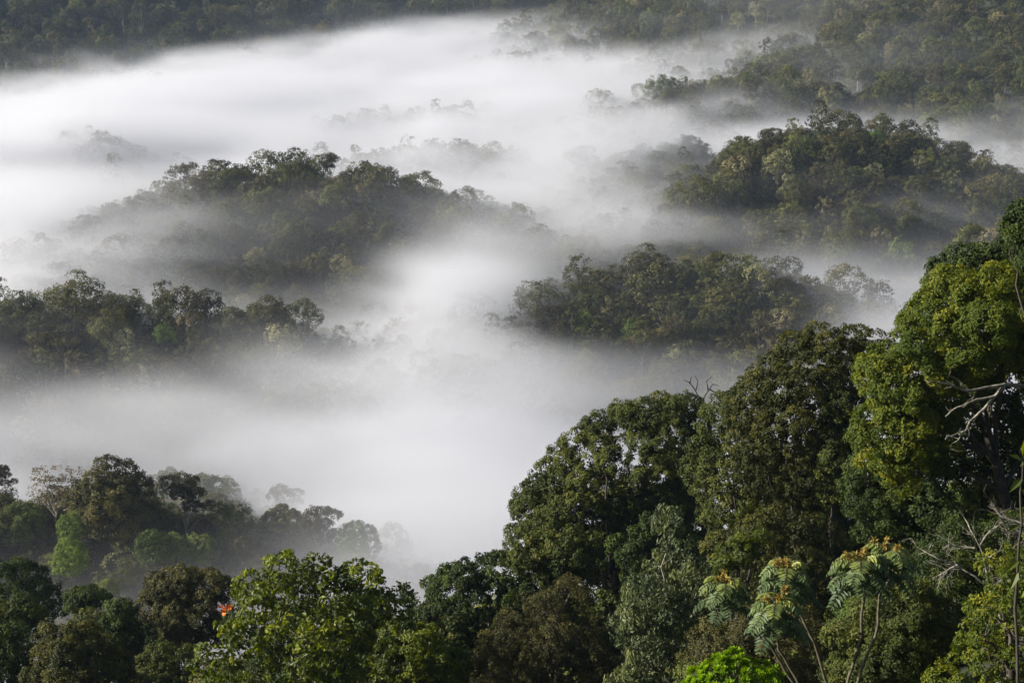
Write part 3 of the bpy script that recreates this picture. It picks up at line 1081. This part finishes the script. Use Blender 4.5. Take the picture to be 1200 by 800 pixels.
# the bright tree at the right, its shade coloured in as dark crowns, and its dark neighbours
big = hero('broadleaf_tree', 'tree', 'big sunlit yellow-green tree with dense small leaves at the right edge',
           [(1008, 480), (1014, 425), (1046, 402), (1062, 365), (1090, 338), (1125, 318), (1170, 312), (1220, 320), (1280, 330), (1290, 440), (1215, 446), (1180, 446), (1150, 452), (1122, 470), (1112, 520), (1092, 560), (1062, 578), (1030, 562), (1010, 525)],
           120, 6.5, 1.25, 170, 'lime', 'dark_bark', 101, puff_r=.5, puff_n=20, leaf=.25, leaf_n=74, r0=.5, base=1250, fork=.3, droop=.35)
hero('broadleaf_tree', 'tree', 'shaded top of the big sunlit yellow-green tree, its shade coloured in as deep green',
     [(1080, 345), (1092, 318), (1120, 297), (1160, 288), (1200, 297), (1240, 315), (1240, 350), (1150, 345), (1110, 352)], 131, 4, 1.15, 36, 'deep', 'bark', 102, puff_r=.46, leaf=.26, leaf_n=50)  # upper crown of the big tree, its shade given by darker leaf colour
hero('broadleaf_tree', 'tree', 'near-black treetop cut by the right edge above the big sunlit tree',
     [(1170, 276), (1180, 254), (1196, 243), (1225, 235), (1260, 250), (1270, 330), (1215, 320), (1190, 298), (1176, 288)], 104, 4, .8, 44, 'deep', 'dark_bark', 103, puff_r=.4, leaf=.22, leaf_n=44, open_=.15, base=1240)
hero('broadleaf_tree', 'tree', 'dark tree added to blacken the shaded hollow under the big sunlit yellow-green tree',
     [(1070, 600), (1092, 530), (1122, 470), (1200, 440), (1300, 440), (1300, 700), (1120, 700), (1080, 660)], 126, 4.5, 1.5, 170, 'deep', 'dark_bark', 104, puff_r=.6, leaf=.3, leaf_n=40)  # dense dark-leaved mass added so that the shaded hollow turns black
hero('broadleaf_tree', 'tree', 'small-leaved deep green tree tucked under the left side of the big sunlit tree',
     [(980, 590), (988, 548), (1008, 520), (1050, 545), (1090, 560), (1104, 610), (1070, 650), (1010, 645)], 129, 3.5, 1.05, 46, 'deep', 'bark', 105, puff_r=.42, puff_n=22, leaf=.22, leaf_n=50)
hero('broadleaf_tree', 'tree', 'tall brownish green tree with orange tinged tips left of the big sunlit tree',
     [(842, 490), (862, 452), (888, 425), (912, 400), (945, 386), (985, 380), (1030, 388), (1056, 398), (1040, 428), (1018, 442), (1004, 480), (1000, 530), (992, 590), (960, 615), (905, 610), (866, 560)],
     152, 6, 1.35, 140, 'olive', 'dark_bark', 106, puff_r=.42, puff_n=24, leaf=.24, leaf_n=48, open_=.08, low=-.7, droop=.4)
hero('broadleaf_tree', 'tree', 'mossy olive tree below and left of the tall brownish green tree',
     [(806, 540), (822, 500), (838, 458), (868, 462), (905, 520), (955, 560), (968, 620), (930, 660), (870, 650), (818, 620)], 160, 5.5, 1.4, 64, 'moss', 'bark', 107, puff_r=.5, puff_n=22, leaf=.28, leaf_n=44, open_=.1)
hero('broadleaf_tree', 'tree', 'narrow olive tree between the tall brownish tree and the big sunlit tree',
     [(948, 520), (962, 470), (985, 455), (1010, 470), (1010, 530), (990, 590), (962, 600), (948, 565)], 149, 3, 1.0, 44, 'moss', 'bark', 108, r0=.2, puff_r=.42, leaf=.24, leaf_n=44)
hero('spreading_tree', 'tree', 'great dark spreading tree with mist showing through its open crown in the middle',
     [(588, 612), (596, 582), (618, 560), (640, 534), (660, 518), (684, 492), (704, 486), (728, 468), (760, 458), (800, 460), (832, 474), (846, 520), (838, 580), (812, 620), (770, 640), (722, 634), (690, 668), (640, 672), (604, 650)],
     188, 9, 1.45, 150, 'moss', 'dark_bark', 109, puff_r=.52, puff_n=26, leaf=.3, leaf_n=44, open_=.06, low=-.5, flat=.8, fork=.8, r0=.6, tw=0, frac=.45)
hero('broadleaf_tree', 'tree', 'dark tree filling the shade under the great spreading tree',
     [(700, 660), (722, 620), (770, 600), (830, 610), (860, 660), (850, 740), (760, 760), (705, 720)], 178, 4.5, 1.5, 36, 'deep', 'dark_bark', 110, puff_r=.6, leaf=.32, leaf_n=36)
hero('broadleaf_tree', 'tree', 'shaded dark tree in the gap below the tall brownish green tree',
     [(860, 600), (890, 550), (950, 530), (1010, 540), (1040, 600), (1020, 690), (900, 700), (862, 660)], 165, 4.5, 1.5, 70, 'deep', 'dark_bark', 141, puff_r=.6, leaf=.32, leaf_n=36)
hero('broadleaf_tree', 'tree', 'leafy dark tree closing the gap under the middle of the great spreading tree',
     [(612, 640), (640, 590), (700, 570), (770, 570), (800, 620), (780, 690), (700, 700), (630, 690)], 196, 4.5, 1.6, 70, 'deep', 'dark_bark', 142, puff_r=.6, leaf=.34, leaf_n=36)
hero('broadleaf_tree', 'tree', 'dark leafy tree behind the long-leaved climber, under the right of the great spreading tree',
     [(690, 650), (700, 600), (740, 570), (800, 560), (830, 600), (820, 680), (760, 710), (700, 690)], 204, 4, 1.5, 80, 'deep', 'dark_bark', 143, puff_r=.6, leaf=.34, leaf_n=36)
hero('leafy_shrub', 'shrub', 'dark bush in the gap between the golden-olive and rust-brown crowns',
     [(132, 800), (138, 742), (160, 716), (194, 722), (208, 760), (208, 800)], 236, 3, 1.2, 50, 'deep', 'dark_bark', 144, puff_r=.5, leaf=.32, leaf_n=36)
hero('leafy_shrub', 'shrub', 'dark small tree between the tall brownish tree and the climber-hung tree',
     [(776, 670), (784, 610), (806, 580), (836, 585), (850, 630), (840, 680)], 216, 3, 1.1, 34, 'deep', 'dark_bark', 145, puff_r=.5, leaf=.34, leaf_n=36)
hero('leafy_shrub', 'shrub', 'dark small tree left of the deep green tree under the big sunlit tree',
     [(940, 680), (946, 610), (966, 590), (990, 600), (1004, 640), (1000, 690)], 176, 3, 1.0, 34, 'deep', 'dark_bark', 146, puff_r=.5, leaf=.32, leaf_n=36)
g = np.random.default_rng(111)
e = empty('bare_tree', (0, 0, 0), 'leafless crooked twigs rising behind the top of the great spreading tree', 'tree')
q = at(822, 478, 192)
zb = float(ground(q[0], q[1]))
e.location = (q[0], q[1], zb)
parts = [limb_line(g, [np.array([q[0], q[1], zb - 1]), at(832, 500, 192), at(822, 470, 192)], .35, .12)]
for line in ([(822, 472), (815, 458), (808, 448), (801, 445)], [(815, 458), (818, 446), (814, 440)], [(822, 472), (830, 458), (836, 450), (843, 452)], [(830, 458), (828, 447), (834, 441)], [(832, 456), (842, 462), (848, 458)], [(818, 464), (808, 462), (803, 455)], [(808, 449), (810, 441)]):
    parts.append(limb_line(g, [at(a, b, 192 + g.uniform(-1, 1)) for a, b in line], .09, .03, 5))
V, F = merge(parts)
link('trunk', new_mesh('bare_twigs', V - np.array(e.location), F, M['dark_bark'], smooth=True), e)

# the lower middle
hero('broadleaf_tree', 'tree', 'mid green leafy tree on the slope between the mist and the brown shrub',
     [(462, 720), (484, 690), (512, 668), (548, 652), (582, 640), (622, 636), (668, 655), (705, 690), (690, 730), (610, 740), (565, 790), (500, 800), (470, 770)], 176, 6.5, 1.4, 84, 'deep', 'bark', 112, puff_r=.5, puff_n=22, leaf=.34, leaf_n=40, open_=.08)
hero('broadleaf_tree', 'tree', 'light green leafy branch mass under the left tip of the great spreading tree',
     [(596, 640), (620, 612), (660, 612), (700, 625), (712, 660), (690, 690), (640, 690), (605, 670)], 170, 3.5, 1.2, 30, 'moss', 'bark', 113, puff_r=.48, leaf=.34, leaf_n=34, open_=.12)
hero('twiggy_shrub', 'shrub', 'brown-green fine-leaved twiggy shrub at the bottom middle',
     [(562, 770), (584, 716), (622, 688), (664, 678), (706, 700), (726, 752), (726, 850), (566, 850)], 142, 4.5, 1.1, 80, 'brown', 'bark', 114, puff_r=.4, puff_n=22, leaf=.17, leaf_n=60, jit=.8, tw=5, low=-.6)
hero('broadleaf_tree', 'tree', 'rounded yellow-green sapling at the bottom left of the twiggy shrub',
     [(408, 800), (422, 762), (446, 738), (478, 727), (514, 738), (544, 765), (552, 850), (408, 850)], 124, 3.5, .9, 56, 'fresh', 'bark', 115, puff_r=.4, puff_n=20, leaf=.3, leaf_n=34, open_=.1)
tulip = hero('broadleaf_tree', 'tree', 'large-leaved bright green tree bearing one orange flower cluster at bottom left',
             [(214, 815), (226, 775), (240, 742), (262, 722), (286, 728), (284, 690), (302, 660), (318, 644), (342, 646), (362, 662), (384, 650), (418, 656), (452, 664), (474, 690), (478, 730), (440, 760), (430, 850), (214, 850)],
             116, 4.5, .95, 95, 'fresh', 'bark', 116, puff_r=.46, puff_n=14, leaf=.46, leaf_n=15, open_=.3, low=-.5, aspect=.5, tw=4, jit=.6, r0=.3)
hero('vine_hung_tree', 'tree', 'tree hung with long pale green climber leaves left of the fern-leaved saplings',
     [(716, 800), (724, 730), (738, 668), (756, 628), (784, 592), (806, 604), (828, 660), (836, 740), (826, 850), (716, 850)], 128, 3.5, 1.0, 74, 'grey', 'pale_bark', 117, puff_r=.48, puff_n=18, leaf=.46, leaf_n=16, aspect=.36, droop=1.1, open_=.12, tw=3)
hero('broadleaf_tree', 'tree', 'dusky olive tree behind the left fern-leaved sapling',
     [(812, 650), (850, 608), (910, 592), (970, 600), (1000, 650), (990, 730), (910, 750), (826, 730)], 140, 4.5, 1.3, 56, 'olive', 'dark_bark', 118, puff_r=.46, leaf=.24, leaf_n=46)
hero('leafy_shrub', 'shrub', 'small bright green spray of leaves above the left fern-leaved sapling',
     [(828, 665), (838, 640), (868, 625), (902, 618), (906, 640), (880, 660), (850, 680)], 133, 1.6, .6, 18, 'fresh', 'bark', 119, puff_r=.35, puff_n=14, leaf=.24, leaf_n=26, flat=.6)
hero('broadleaf_tree', 'tree', 'brown-green underwood around the stems of the left fern-leaved saplings',
     [(800, 760), (830, 712), (890, 700), (960, 712), (985, 760), (985, 850), (800, 850)], 104, 3.5, 1.0, 60, 'brown', 'bark', 120, puff_r=.4, leaf=.18, leaf_n=50, tw=3)
hero('leafy_shrub', 'shrub', 'dense small-leaved green bush behind the stems of the right fern-leaved sapling',
     [(962, 800), (972, 745), (1000, 708), (1046, 684), (1096, 690), (1126, 730), (1120, 850), (962, 850)], 92, 3.5, .85, 80, 'moss', 'bark', 121, puff_r=.36, puff_n=22, leaf=.19, leaf_n=50)
hero('leafy_shrub', 'shrub', 'yellow-green bush under the bare grey branches at lower right',
     [(1090, 800), (1112, 750), (1138, 700), (1160, 650), (1200, 625), (1260, 640), (1260, 850), (1090, 850)], 86, 3, .8, 74, 'lime', 'bark', 122, puff_r=.36, puff_n=16, leaf=.2, leaf_n=34, open_=.3)
hero('broadleaf_tree', 'tree', 'dark tree behind the bare grey branches at lower right',
     [(1040, 700), (1070, 640), (1120, 610), (1200, 600), (1290, 600), (1290, 780), (1060, 780)], 112, 4, 1.3, 56, 'deep', 'dark_bark', 123, puff_r=.46, leaf=.22, leaf_n=44)

# the lower left
hero('broadleaf_tree', 'tree', 'rust-brown cauliflower-crowned tree left of the large-leaved bright tree',
     [(162, 715), (172, 684), (192, 664), (222, 656), (252, 664), (272, 682), (280, 716), (270, 752), (232, 775), (188, 768)], 212, 6, 1.2, 66, 'brown', 'dark_bark', 130, puff_r=.55, puff_n=22, leaf=.3, leaf_n=46, top_tint=.5)
hero('broadleaf_tree', 'tree', 'golden-olive cauliflower-crowned tree at the bottom left corner',
     [(26, 790), (32, 756), (52, 736), (82, 728), (118, 742), (152, 766), (166, 800), (166, 850), (26, 850)], 168, 5.5, 1.15, 76, 'olive', 'dark_bark', 131, puff_r=.52, puff_n=22, leaf=.27, leaf_n=50, top_tint=.5)
hero('broadleaf_tree', 'tree', 'tall near-black tree at the left edge against the misty spur',
     [(-40, 680), (-12, 656), (14, 650), (34, 662), (52, 668), (74, 690), (80, 722), (58, 748), (0, 750), (-40, 740)], 252, 6.5, 1.5, 60, 'deep', 'dark_bark', 132, puff_r=.62, puff_n=20, leaf=.36, leaf_n=40, open_=.12)
hero('spreading_tree', 'tree', 'small dark spreading tree right of the tall near-black tree at the left edge',
     [(72, 712), (80, 692), (98, 682), (120, 690), (130, 704), (112, 716), (96, 726), (80, 724)], 240, 3.5, 1.0, 22, 'deep', 'dark_bark', 133, puff_r=.5, puff_n=18, leaf=.34, leaf_n=30, open_=.2, flat=.7, fork=.8)
hero('spreading_tree', 'tree', 'flat dark green tree with short pale trunk under the tall near-black tree',
     [(-40, 722), (-10, 702), (30, 700), (52, 714), (50, 740), (10, 752), (-40, 750)], 205, 4.5, 1.1, 34, 'moss', 'pale_bark', 134, puff_r=.52, leaf=.3, leaf_n=36, flat=.6, fork=.8)
hero('broadleaf_tree', 'tree', 'small dark green treetop between the golden-olive and rust-brown cauliflower trees',
     [(118, 742), (124, 712), (140, 700), (154, 710), (164, 736), (166, 775), (130, 772)], 206, 3, 1.1, 24, 'deep', 'bark', 135, puff_r=.52, leaf=.32, leaf_n=38)
hero('broadleaf_tree', 'tree', 'mid green tree directly below the rust-brown cauliflower tree',
     [(150, 800), (160, 764), (190, 748), (222, 760), (238, 790), (236, 850), (150, 850)], 182, 4, 1.1, 40, 'moss', 'bark', 136, puff_r=.5, leaf=.3, leaf_n=38, open_=.1)
hero('broadleaf_tree', 'tree', 'dark green treetop left of the small dark treetop above the golden-olive tree',
     [(74, 748), (84, 722), (104, 712), (124, 722), (134, 750), (120, 775), (86, 772)], 214, 3, 1.1, 24, 'moss', 'bark', 137, puff_r=.52, leaf=.32, leaf_n=36)
hero('leafy_shrub', 'shrub', 'dark bush filling the extreme bottom left corner',
     [(-40, 745), (-10, 726), (26, 730), (52, 770), (52, 850), (-40, 850)], 178, 4, 1.2, 56, 'deep', 'bark', 138, puff_r=.48, leaf=.26, leaf_n=40)
hero('broadleaf_tree', 'tree', 'dark leafy tree half hidden behind the large-leaved bright tree',
     [(262, 730), (276, 690), (300, 676), (360, 690), (430, 690), (480, 710), (470, 790), (300, 800)], 138, 4, 1.3, 40, 'deep', 'dark_bark', 139, puff_r=.5, leaf=.3, leaf_n=36)

# lower trees and shrubs that close the canopy between them
SIL = np.array([(-100, 705), (0, 712), (165, 715), (275, 725), (390, 720), (480, 745), (560, 700), (600, 650), (700, 640), (800, 600), (900, 590), (960, 580), (1000, 620), (1050, 610), (1100, 560), (1300, 500)], float)
g = np.random.default_rng(200)
hx, hy = [], []
for (y0, y1, cell) in ((44, 84, 4.2), (84, 140, 6.0), (140, 335, 9.5)):
    x, y = scatter(g, -.36 * y1, .36 * y1, y0, y1, cell)
    k = np.abs(x) < .34 * y
    hx.append(x[k])
    hy.append(y[k])
hx, hy = np.concatenate(hx), np.concatenate(hy)
hz = ground(hx, hy)
fill_words = {'near_dome_a': 'dark crowded tree', 'near_dome_b': 'green crowded tree', 'near_low': 'low green bush', 'near_tall': 'narrow green tree', 'near_fresh': 'fresh green bush'}
n_fill = 0
for x, y, z in zip(hx, hy, hz):
    p0, r0_ = pix(np.array([x, y, z]))
    lim = at(p0, np.interp(p0, SIL[:, 0], SIL[:, 1]) + g.uniform(0, 30), y)[2]
    H = min(lim - z, g.uniform(9, 15) if y > 140 else (g.uniform(5, 9) if y > 84 else g.uniform(1.5, 3.4)))
    r1_ = pix(np.array([x, y, z + H]))[1]
    if H < 1.0 or r1_ > 812:
        continue
    if any(y < hy_ and inside(hp, np.array([p0, p0]), np.array([r1_ + 12, r1_ + 40])).any() for hp, hy_ in HEROES):
        continue
    key = g.choice(['near_low', 'near_dome_a', 'near_dome_b', 'near_tall', 'near_fresh'], p=[.3, .4, .2, .07, .03])
    if y < 84:
        key = g.choice(['near_low', 'near_dome_a'])
    s1 = H / KINDS[key][2]
    name, cat, _ = KIND_INFO[key]
    plant(key, x, y, s1 * 1.15, g.uniform(0, 6.28), fill_words[key] + ' filling the canopy of the near hillside', 'crowded trees of the near hillside', sz=s1)
    n_fill += 1
print('fill', n_fill)

# pale bare limbs reaching out of the big sunlit tree
g = np.random.default_rng(140)
b0 = np.array(big.location)
for line, r0_, r1_ in (([(1225, 452), (1196, 451), (1178, 450), (1155, 454), (1135, 458), (1112, 450), (1090, 447)], .17, .05), ([(1178, 451), (1166, 464), (1140, 470), (1122, 477), (1108, 488)], .13, .04),
                       ([(1166, 464), (1152, 480), (1136, 494), (1132, 504), (1116, 510)], .11, .035), ([(1128, 505), (1124, 514), (1119, 518)], .05, .02), ([(1135, 457), (1122, 444), (1112, 440)], .06, .02)):
    V, F = limb_line(g, [at(a, b, 112.6 + .02 * (a - 1100)) for a, b in line], r0_, r1_, 7, 5)
    tw_ = [(V, F)]
    for _ in range(7 if r0_ > .06 else 2):
        q_ = V[g.integers(len(V) // 3, len(V))]
        tw_.append(tube(curve(g, q_, q_ + unit(g.normal(size=3) + np.array([-.8, 0, .1])) * g.uniform(.3, 1.0), 5, .16), np.linspace(.022, .006, 5), 4))
    V, F = merge(tw_)
    link('limb', new_mesh('limb', V - b0, F, M['pale_bark'], smooth=True), big)

# orange flower cluster of the large-leaved tree
fm = bpy.data.materials.new('orange_petal')
fm.use_nodes = True
fm.node_tree.nodes['Principled BSDF'].inputs['Base Color'].default_value = (.85, .20, .012, 1)
fm.node_tree.nodes['Principled BSDF'].inputs['Roughness'].default_value = .5
q = at(264, 714, 110.8)
n = 22
d = unit(g.normal(size=(n, 3)) + np.array([0, -.2, .7]))
V, F = leaf_quads(q + d * g.uniform(.15, .5, (n, 1)), unit(d + .3 * g.normal(size=(n, 3))), unit(np.cross(d, g.normal(size=(n, 3)))), g.uniform(.3, .55, n), g.uniform(.16, .26, n))
fl = link('flower', new_mesh('flower', V - np.array(tulip.location), F, fm), tulip)

# bare grey branches at lower right
e = empty('bare_tree', at(1215, 775, 100), 'pale leafless branching tree leaning in from the right above the yellow-green bush', 'tree')
e.location.z = float(ground(e.location.x, e.location.y))
o = np.array(e.location)
tr = [limb_line(g, [o + np.array([0.6, 0, -.5]), at(1222, 770, 99), at(1196, 728, 98), at(1176, 706, 98), at(1160, 690, 98)], .16, .1, 7, 5)]
tr.append(limb_line(g, [o + np.array([1.2, 0, -.5]), at(1214, 766, 97), at(1188, 742, 97), at(1172, 722, 97), at(1160, 692, 98)], .11, .07, 7, 5))
mains = [[(1160, 690), (1143, 675), (1122, 662), (1100, 655), (1082, 645)], [(1160, 690), (1156, 668), (1152, 650), (1142, 628), (1130, 606), (1120, 592)], [(1160, 690), (1180, 676), (1196, 664)], [(1160, 690), (1190, 678), (1215, 680)],
         [(1156, 655), (1176, 643), (1210, 640)], [(1142, 642), (1124, 640), (1108, 636)], [(1196, 730), (1176, 735), (1162, 728)], [(1215, 620), (1190, 610), (1172, 604), (1160, 590)], [(1172, 606), (1185, 622), (1200, 626)], [(1122, 662), (1110, 668), (1100, 674)], [(1148, 640), (1160, 622), (1175, 612)]]
fine = []
for line in mains:
    p = [at(a, b, 98 + g.uniform(-.8, .8)) for a, b in line]
    tr.append(limb_line(g, p, .075, .022, 5, 4))
    for _ in range(11):
        i = g.integers(0, len(p) - 1)
        a = p[i] + (p[i + 1] - p[i]) * g.random()
        dv = unit(unit(p[i + 1] - p[i]) + g.normal(size=3) * .7)
        L = g.uniform(.5, 1.5)
        c1 = curve(g, a, a + dv * L, 5, .1)
        fine.append(tube(c1, np.linspace(.02, .007, 5), 4))
        for _ in range(3):
            b = c1[g.integers(1, 5)]
            fine.append(tube(curve(g, b, b + unit(dv + g.normal(size=3) * .7) * L * .5, 4, .1), np.linspace(.011, .005, 4), 3))
V, F = merge(tr + fine)
link('trunk', new_mesh('bare_trunk', V - o, F, M['pale_bark'], smooth=True), e)

# fern-leaved saplings
pin_mat = leaf_mat('pinnate_leaf', (.06, .10, .035), (.17, .23, .075), (.38, .41, .08), val=0, hue=0, spec=.5, trans=.28)
bud_mat = leaf_mat('young_frond', (.20, .15, .03), (.33, .22, .05), (.45, .36, .09), val=0, hue=0, trans=.3)
stem_mat = bark_mat('sapling_stem', (.07, .06, .035), (.16, .14, .08), 4)


def frond(rng, a, az, L, rise, pairs, lf):
    """one pinnate leaf: arching midrib with two rows of leaflets"""
    t = np.linspace(0, 1, 12)
    hdir = np.array([math.cos(az), math.sin(az), 0])
    hor = L * (t * .95 - .12 * t ** 3)
    ver = L * (rise * t - (rise * .5 + .48) * t ** 2.0)
    p = a + hdir * hor[:, None] + np.array([0, 0, 1]) * ver[:, None]
    side = np.array([-hdir[1], hdir[0], 0])
    ts = np.linspace(.16, .98, pairs)
    ts = np.repeat(ts, 2)
    sg = np.tile([1., -1.], pairs)
    base = np.stack([np.interp(ts, t, p[:, k]) for k in range(3)], 1)
    tan = unit(np.stack([np.interp(ts, t, np.gradient(p[:, k])) for k in range(3)], 1))
    ax = unit(side * sg[:, None] + .28 * tan + np.array([0, 0, -.28]) + .08 * rng.normal(size=(len(ts), 3)))
    nn = unit(np.cross(tan, side) * -1 + .12 * rng.normal(size=(len(ts), 3)))
    nn = np.where((nn[:, 2] < 0)[:, None], -nn, nn)
    ll = lf * np.sin(np.pi * (.18 + .72 * ts)) ** .6 * rng.uniform(.9, 1.1, len(ts))
    V, F = leaf_quads(base + ax * ll[:, None] * .5, ax, nn, ll, ll * .42)
    return (V, F), tube(p, np.linspace(.018, .006, 12), 4)


def sapling(label, stems, seed, size=1.0):
    g = np.random.default_rng(seed)
    foot = at(*stems[0][0])
    e = empty('fern_leaved_sapling', (foot[0], foot[1], float(ground(foot[0], foot[1]))), label, 'sapling')
    o = np.array(e.location)
    st, lv, tints, buds, btint = [], [], [], [], []
    for line in stems:
        p = [at(*q) for q in line]
        root = np.array([p[0][0], p[0][1], float(ground(p[0][0], p[0][1])) - .3])
        st.append(limb_line(g, [root] + p, .045 * size, .028 * size, 6, 5))
        top = p[-1]
        n = 22
        for k in range(n):
            f = k / n
            a = top + np.array([0, 0, -.75 * f * size])
            az = k * 2.4 + g.uniform(-.3, .3)
            (V, F), rb = frond(g, a, az, size * g.uniform(.7, 1.05) * (.75 + .4 * f), g.uniform(.75, 1.05) * (1 - f * .6), 10, .30 * size)
            lv.append((V, F))
            tints.append(np.clip(np.full(len(F), .92 - .95 * f ** .5) + g.uniform(-.1, .14, len(F)), 0, 1))
            st.append(rb)
        for k in range(4):      # curled orange young fronds at the tip
            az = g.uniform(0, 6.28)
            h = np.array([math.cos(az), math.sin(az), 0])
            t = np.linspace(0, 1, 9)
            b = top + h * g.uniform(.02, .3) * size
            cpts = b + (np.array([0, 0, 1]) * np.sin(t * 2.6)[:, None] * .36 + h * (1 - np.cos(t * 2.6))[:, None] * .15) * size * g.uniform(.35, .75)
            buds.append(tube(cpts, np.linspace(.022, .012, 9), 5))
            btint.append(np.full(len(buds[-1][1]), g.random()))
            m = 26
            tt = g.random(m)
            bp = np.stack([np.interp(tt, t, cpts[:, q]) for q in range(3)], 1)
            dv = unit(g.normal(size=(m, 3)))
            V, F = leaf_quads(bp + dv * .05 * size, dv, unit(np.cross(dv, g.normal(size=(m, 3)))), np.full(m, .13 * size), np.full(m, .05 * size))
            buds.append((V, F))
            btint.append(g.random(m))
    V, F = merge(st)
    link('stem', new_mesh('sapling_stem', V - o, F, stem_mat, smooth=True), e)
    V, F = merge(lv)
    link('leaves', new_mesh('sapling_leaves', V - o, F, pin_mat, {'tint': ('FACE', np.concatenate(tints))}), e)
    V, F = merge(buds)
    link('young_leaves', new_mesh('sapling_young_leaves', V - o, F, bud_mat, {'tint': ('FACE', np.concatenate(btint))}), e)


sapling('short fern-leaved sapling with orange tips, lowest and leftmost of the feathery saplings', [[(930, 800, 71), (900, 752, 71), (868, 712, 71), (850, 682, 71)]], 150, 1.65)
sapling('fern-leaved sapling with drooping whorl in the middle of the feathery saplings', [[(938, 805, 69), (912, 760, 69), (908, 705, 69)], [(972, 805, 72.5), (954, 752, 72.5), (928, 700, 72.5), (922, 664, 72.5)]], 151, 1.8)
sapling('tall two-stemmed fern-leaved sapling with orange curled tips, rightmost of the feathery saplings', [[(992, 805, 70), (1010, 745, 70), (1013, 690, 70), (1008, 656, 70)], [(1004, 805, 71), (1026, 745, 71), (1032, 690, 71), (1040, 644, 71)]], 152, 1.85)

# lime-green rosette plant at the bottom
ros_mat = leaf_mat('rosette_leaf', (.10, .20, .006), (.19, .33, .010), (.33, .47, .02), val=0, hue=0, trans=.35)
c = at(862, 818, 52)
e = empty('rosette_plant', (c[0], c[1], float(ground(c[0], c[1]))), 'lime-green domed plant of many frilly rosettes at the bottom edge', 'plant')
o = np.array(e.location)
R = 1.5
dirs, k = [], 0
while len(dirs) < 150 and k < 9000:
    k += 1
    v = rand_dirs(g, 1)[0]
    if v[2] > -.1 and all(np.linalg.norm(v - w) > .16 for w in dirs):
        dirs.append(v)
lv, tn = [], []
for v in dirs:
    if g.random() < .08:
        continue
    q = c + v * R * np.array([1.05, 1.05, .92]) * g.uniform(.84, 1.12)
    a1 = unit(np.cross(v, [.3, .2, .9]))
    a2 = np.cross(v, a1)
    for ring, (m, out, lft) in enumerate(((9, .95, .25), (7, .62, .75), (5, .3, 1.0))):
        an = np.arange(m) * 2 * np.pi / m + g.uniform(0, 6)
        ax = unit(np.cos(an)[:, None] * a1 * out + np.sin(an)[:, None] * a2 * out + v * lft)
        nn = unit(v + .1 * g.normal(size=(m, 3)) - ax * (ax @ v)[:, None])
        L = g.uniform(.18, .29) * g.uniform(.8, 1.2, m)
        V, F = leaf_quads(q + ax * .1, ax, nn, L, L * .75)
        lv.append((V, F))
        tn.append(np.clip(.3 + .25 * ring + g.uniform(-.2, .2, m), 0, 1))
V, F = merge(lv)
link('leaves', new_mesh('rosette_leaves', V - o, F, ros_mat, {'tint': ('FACE', np.concatenate(tn))}), e)
V, F = merge([tube(curve(g, o - [0, 0, .3], c + [0, 0, .2], 8, .02), np.linspace(.09, .05, 8), 7)] + [tube(curve(g, c - [0, 0, .6], c + v * R * .92, 5, .04), np.linspace(.03, .012, 5), 4) for v in dirs[::2]])
link('stem', new_mesh('rosette_stem', V - o, F, stem_mat, smooth=True), e)

# thin sapling very near, at the right edge
e = empty('thin_sapling', (0, 0, 0), 'thin dark stem with a few long leaves very near at the right edge', 'sapling')
q = at(1194, 700, 24)
e.location = (q[0], q[1], float(ground(q[0], q[1])))
o = np.array(e.location)
V, F = merge([limb_line(g, [o - [0, 0, .3], at(1193, 810, 24), at(1192, 680, 24), at(1196, 590, 24), at(1200, 535, 24)], .03, .012, 6, 5)])
link('stem', new_mesh('thin_sapling', V - o, F, M['dark_bark'], smooth=True), e)
lv = []
for (a, b, da, db) in ((1198, 540, -12, -8), (1198, 560, -14, 14), (1197, 545, 14, -14), (1194, 615, -12, 6), (1195, 655, -14, 12), (1195, 640, 10, 12), (1193, 668, -8, 20), (1199, 575, 14, 18), (1199, 532, 4, -18), (1194, 700, 13, -9), (1193, 735, 14, 4), (1196, 600, 14, 10)):
    p0, p1 = at(a, b, 24), at(a + da, b + db, 24 - .12)
    ax = unit(p1 - p0)
    L = np.linalg.norm(p1 - p0) * 1.25
    nn = unit(np.cross(ax, np.cross(np.array([0, -.5, .85]), ax)))
    lv.append(leaf_quads(((p0 + p1) / 2)[None], ax[None], nn[None], np.array([L]), np.array([L * .34])))
V, F = merge(lv)
link('leaves', new_mesh('leafy_stem_leaves', V - o, F, M['fresh'], {'tint': ('FACE', np.linspace(.1, .9, len(F)))}), e)
